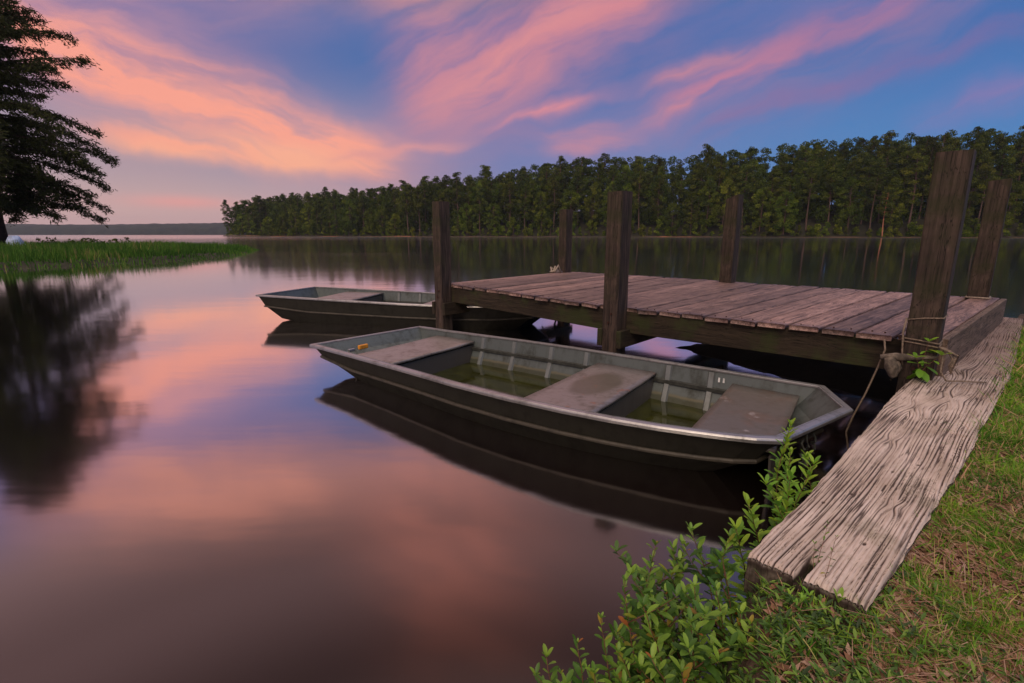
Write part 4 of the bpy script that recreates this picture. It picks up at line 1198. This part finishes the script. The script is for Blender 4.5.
A_ = [('tall leafy green shrub standing in the water left of the timber end', [((0.518, 1.282, -0.146), (0.450, 1.395, 0.394)), ((0.540, 1.260, -0.146), (0.399, 1.350, 0.326)), ((0.495, 1.238, -0.169), (0.518, 1.429, 0.360))], 1),
      ('upright green shrub with leaves close under the timber corner', [((0.630, 1.238, -0.056), (0.590, 1.474, 0.394)), ((0.652, 1.215, -0.056), (0.636, 1.339, 0.394))], 2),
      ('bushy green shrub with reddish stems spreading low over the water', [((0.450, 1.125, -0.113), (0.321, 1.249, 0.382)), ((0.472, 1.103, -0.113), (0.349, 1.147, 0.382)), ((0.495, 1.125, -0.113), (0.405, 1.238, 0.326))], 3),
      ('dense green shrub in the middle of the bottom clump', [((0.562, 1.103, -0.056), (0.495, 1.181, 0.416)), ((0.585, 1.080, -0.034), (0.562, 1.193, 0.394)), ((0.540, 1.057, -0.056), (0.450, 1.080, 0.394))], 4),
      ('small leafy shrub at the bottom edge right of the clump', [((0.630, 1.080, 0.079), (0.608, 1.147, 0.360)), ((0.641, 1.035, 0.101), (0.585, 1.046, 0.349))], 5),
      ('small green shrub at the bottom edge with a few orange leaves', [((0.472, 0.968, -0.056), (0.337, 1.012, 0.349)), ((0.495, 0.968, -0.034), (0.405, 1.001, 0.326))], 6)]
for (lb, st_, sd_) in A_: shrub('shrub', lb, 'shrub', st_, LL * 1.12, LW * 1.1, .022, seed=sd_, tint=(0, .8))
for (lb, st_, sd_) in [('lowest leftmost shrub poking up from the bottom edge of the water', [((0.180, 1.035, -0.169), (0.096, 1.164, 0.203)), ((0.191, 1.035, -0.169), (0.062, 1.103, 0.146))], 11),
                       ('short shrub in the water second from the bottom left', [((0.247, 1.069, -0.146), (0.186, 1.204, 0.214)), ((0.270, 1.069, -0.146), (0.225, 1.147, 0.169))], 12),
                       ('leaning shrub in the water between the low left shrubs and the main clump', [((0.360, 1.103, -0.113), (0.264, 1.271, 0.236)), ((0.383, 1.103, -0.113), (0.349, 1.327, 0.236)), ((0.360, 1.069, -0.113), (0.292, 1.147, 0.236))], 13)]:
    shrub('shrub', lb, 'shrub', st_, LL, LW, .022, seed=sd_)
for (lb, st_, sd_) in [('bright green shrub rising in front of the boat bow left of the timber', [((1.147, 1.823, -0.056), (1.226, 2.064, 0.529)), ((1.125, 1.800, -0.056), (1.164, 1.935, 0.461)), ((1.147, 1.823, -0.056), (1.260, 1.980, 0.416))], 21),
                       ('bright green shrub leaning over the left edge of the timber', [((1.057, 1.688, -0.056), (0.900, 1.620, 0.484)), ((1.080, 1.688, -0.056), (1.046, 1.721, 0.461)), ((1.080, 1.688, -0.056), (1.193, 1.823, 0.461))], 22),
                       ('slender shrub between the bow shrub and the near timber corner', [((0.878, 1.485, -0.056), (0.776, 1.485, 0.484)), ((0.855, 1.485, -0.056), (0.698, 1.395, 0.450))], 23)]:
    shrub('shrub', lb, 'shrub', st_, LL * 1.3, LW * 1.2, .015, M['bright_leaf'], seed=sd_, tint=(0, .85), side=False)
small = [('small rosette of bright leaves below the timber end', (.74, 1.12, .33), .11), ('low leafy seedling in the grass at the bottom left of the lawn', (.68, 1.05, .30), .11),
         ('tiny leafy plant touching the end face of the timber', (.80, 1.13, .34), .08), ('small leafy weed on the soil just below the timber corner', (.70, 1.18, .28), .10)]
for i, (lb, p, h_) in enumerate(small):
    st_ = [(p, (p[0] + random.uniform(-.03, .03), p[1] + random.uniform(-.03, .03), p[2] + h_ * random.uniform(.7, 1.1))) for _ in range(3)]
    shrub('seedling', lb, 'plant', st_, .036, .012, .014, M['bright_leaf'], seed=40 + i, side=False, srad=.002)
# wiry weed growing out of the notch on the timber
shrub('weed', 'wiry weed with small leaves growing through the notch in the timber', 'plant', [((0.810, 1.147, 0.394), (0.945, 1.339, 0.506)), ((0.821, 1.159, 0.416), (0.900, 1.238, 0.529)), ((0.810, 1.159, 0.416), (0.866, 1.271, 0.484))], .018, .006, .020, M['bush_leaf'], seed=51, srad=.0013, tint=(0.000, 0.450), side=False, up=.3)
shrub('weed', 'young plant with two big reddish leaves in front of the timber end', 'plant', [((0.827, 1.086, 0.326), (0.838, 1.108, 0.427))], .055, .018, .05, M['bush_leaf'], seed=52, srad=.002, tint=(0.787, 0.945), side=False, up=1.2)
# vine at the post
c0 = P3 + n1 * (PW / 2 + .03) + e1 * .02
shrub('vine', 'green vine with broad pointed leaves climbing the big dock post', 'plant',
      [((c0.x, c0.y, .46), (c0.x + .0, c0.y - .03, .70)), ((c0.x, c0.y, .46), (c0.x - .07, c0.y - .04, .60)), ((c0.x, c0.y, .46), (c0.x + .07, c0.y - .06, .62))], .10, .045, .06, M['bright_leaf'], seed=61, srad=.003, tint=(.05, .6), side=False, up=-.5)
# reddish twigs near the cypress
for i, (x, y) in enumerate([(-38.5, 42), (-36.3, 42.5), (-34.5, 42.2), (-33.0, 43)]):
    lab = ['low twiggy bush beside the tarp bundle', 'second low bush right of the tarp bundle', 'third low bush right of the tarp bundle', 'rightmost low bush on the grassy spit'][i]
    root = empty('bush', (x, y, .3)); tag(root, lab, 'bush'); r = random.Random(i); sm = MB(); cl = []
    for k in range(9):
        a = r.uniform(0, 6.28); e = (math.cos(a) * r.uniform(.2, 1.2), math.sin(a) * .6, r.uniform(.25, .75)); sm.tube([(0, 0, 0), e], [.03, .01], 4); cl.append((e, r.uniform(.10, .2)))
    Vv, Fv, T = clump_crown(cl, 260, .09, None, seed=i); sm.build('twigs', M['bark_dark'], root); mesh_np('leaves', Vv, Fv, M['broad_leaf'], root, {'tint': T})

# ================================================================== LAWN
def in_timber(x, y):
    dx_, dy_ = x - .782, y - 1.173; a = math.atan2(4.83 - 1.136, 4.635 - .606); u = dx_ * math.cos(a) + dy_ * math.sin(a); v = -dx_ * math.sin(a) + dy_ * math.cos(a)
    if u < -.02: return False
    wl = .132 + .03 * min(1, u / 1.0); wr = float(np.interp(u, [0, .3, .95, 2.5, 3.2, 6], [-.13, -.14, -.175, -.20, -.19, -.19]))
    return wr < v < wl
def scatter(n, dens_pow, xr, yr, accept):
    out = []
    while len(out) < n:
        k = random.random() ** dens_pow; dist = .85 + k * 6.5; azr = R(random.uniform(26, 52)); x, y = math.sin(azr) * dist, math.cos(azr) * dist
        if y < .82 and False: continue
        d = shore_dist(x, y)
        if d < .005 or in_timber(x, y): continue
        if y < 1.35 and x - .55 * (y - .9) < .80 + .10 * noise.noise(Vector((x * 6, y * 6, 2))) and random.random() < .90: continue
        if not accept(x, y, d): continue
        out.append((x, y, ground_z(x, y, d), d))
    return np.array(out)
def patch(x, y): return noise.noise(Vector((x * 4.2, y * 4.2, 4))) + .7 * noise.noise(Vector((x * 14, y * 14, 8)))
pts = scatter(44000, 1.9, None, None, lambda x, y, d: patch(x, y) > random.uniform(-.42, .38))
dist = np.hypot(pts[:, 0], pts[:, 1])
hg = rng.uniform(.016, .054, len(pts)) * (1 + .6 * (rng.random(len(pts)) < .06)) * (1 + .25 * np.clip(dist - 2, 0, 3)); wd = rng.uniform(.002, .0062, len(pts)) * (1 + .5 * np.clip(dist - 1.5, 0, 4))
tn = np.array([.42 + .55 * noise.noise(Vector((p[0] * 3, p[1] * 3, 1))) for p in pts]) + rng.normal(0, .17, len(pts))
dead = rng.random(len(pts)) < .22; tn = np.clip(tn, 0, .8); tn[dead] = rng.uniform(.84, 1, dead.sum())
P_ = pts[:, :3].copy(); P_[:, 2] -= .004
tag(blades('grass', P_, hg, wd, M['grass'], 3, .75, tn, .8), 'patchy green lawn of the bank mixed with dry blades', 'grass', kind='stuff')
# dead leaves and pine straw lying in the lawn
pts = scatter(12000, 1.9, None, None, lambda x, y, d: patch(x, y) < random.uniform(-.3, .6))
n = len(pts); a = rng.uniform(0, 6.283, n); l_ = rng.uniform(.008, .022, n); w2_ = l_ * rng.uniform(.25, .6, n)
dirs = np.stack([np.cos(a), np.sin(a), rng.normal(0, .35, n)], 1); sdv = np.stack([-np.sin(a), np.cos(a), rng.normal(0, .35, n)], 1)
c_ = pts[:, :3] + np.array([0, 0, .008]); c_[:, 2] += rng.uniform(0, .015, n)
Q = np.stack([c_ - dirs * l_[:, None], c_ - sdv * w2_[:, None], c_ + dirs * l_[:, None], c_ + sdv * w2_[:, None]], 1).reshape(-1, 3)
tag(mesh_np('leaf_litter', Q, np.arange(len(Q)).reshape(-1, 4), M['litter'], attr={'tint': np.repeat(rng.uniform(0, 1, n), 4)}), 'dry brown leaves scattered through the lawn', 'leaf litter', kind='stuff')
pts = scatter(2600, 1.9, None, None, lambda x, y, d: patch(x, y) < random.uniform(-.4, .5))
n = len(pts); a = rng.uniform(0, 6.283, n); l_ = rng.uniform(.015, .055, n)
dirs = np.stack([np.cos(a), np.sin(a), rng.normal(0, .12, n)], 1); sdv = np.stack([-np.sin(a), np.cos(a), np.zeros(n)], 1) * (.0009 * (1 + .4 * np.clip(np.hypot(pts[:, 0], pts[:, 1]) - 1.5, 0, 3)))[:, None]
c_ = pts[:, :3] + np.array([0, 0, .012]); c_[:, 2] += rng.uniform(0, .02, n)
Q = np.stack([c_ - dirs * l_[:, None] - sdv, c_ - dirs * l_[:, None] + sdv, c_ + dirs * l_[:, None] + sdv, c_ + dirs * l_[:, None] - sdv], 1).reshape(-1, 3)
tag(mesh_np('pine_straw', Q, np.arange(len(Q)).reshape(-1, 4), M['litter'], attr={'tint': np.repeat(rng.uniform(.3, 1, n), 4)}), 'fallen pine needles scattered over the bank', 'pine straw', kind='stuff')
# broad leafed ground weeds below the timber end
def ground_cover():
    V = []; F = []; T = []; r = random.Random(9); k = 0
    while k < 800:
        x, y = r.uniform(.30, 1.15), r.uniform(.70, 1.25); d = shore_dist(x, y)
        if d < -.12 or in_timber(x, y) or d > .5: continue
        if d > .30 and r.random() < .45: continue
        z = ground_z(x, y, d); k += 1
        if z < .05: continue
        for q in range(r.randint(3, 6)):
            aa = r.uniform(0, 6.28); leaf(V, F, T, Vector((x, y, z + r.uniform(0, .03))), Vector((math.cos(aa), math.sin(aa), r.uniform(.2, 1.4))), r.uniform(.014, .034), r.uniform(.004, .009), r.random() * .8, droop=.3)
    o = mesh_np('ground_cover', [tuple(v) for v in V], F, M['bush_leaf'], attr={'tint': T}, smooth=True)
    tag(o, 'tangle of small leafy weeds on the slope below the timber end', 'ground cover', kind='stuff')
ground_cover()

# ================================================================== HAZE
hz = MB().box((-900, 1500, 59), (1, 0, 0), (0, 1, 0), (0, 0, 1), 5600, 4200, 124).build('haze', M['water'])
mh = bpy.data.materials.new('evening_haze'); mh.use_nodes = True; kk = NT(mh.node_tree); kk.n.clear()
oh = kk.node('ShaderNodeOutputMaterial'); vp = kk.node('ShaderNodeVolumePrincipled')
vp.inputs['Color'].default_value = (.75, .82, 1, 1); vp.inputs['Density'].default_value = .00010; vp.inputs['Anisotropy'].default_value = .2
kk.l.new(vp.outputs[0], oh.inputs['Volume']); hz.data.materials.clear(); hz.data.materials.append(mh)
tag(hz, 'thin blue evening haze over the lake', 'haze', kind='stuff')
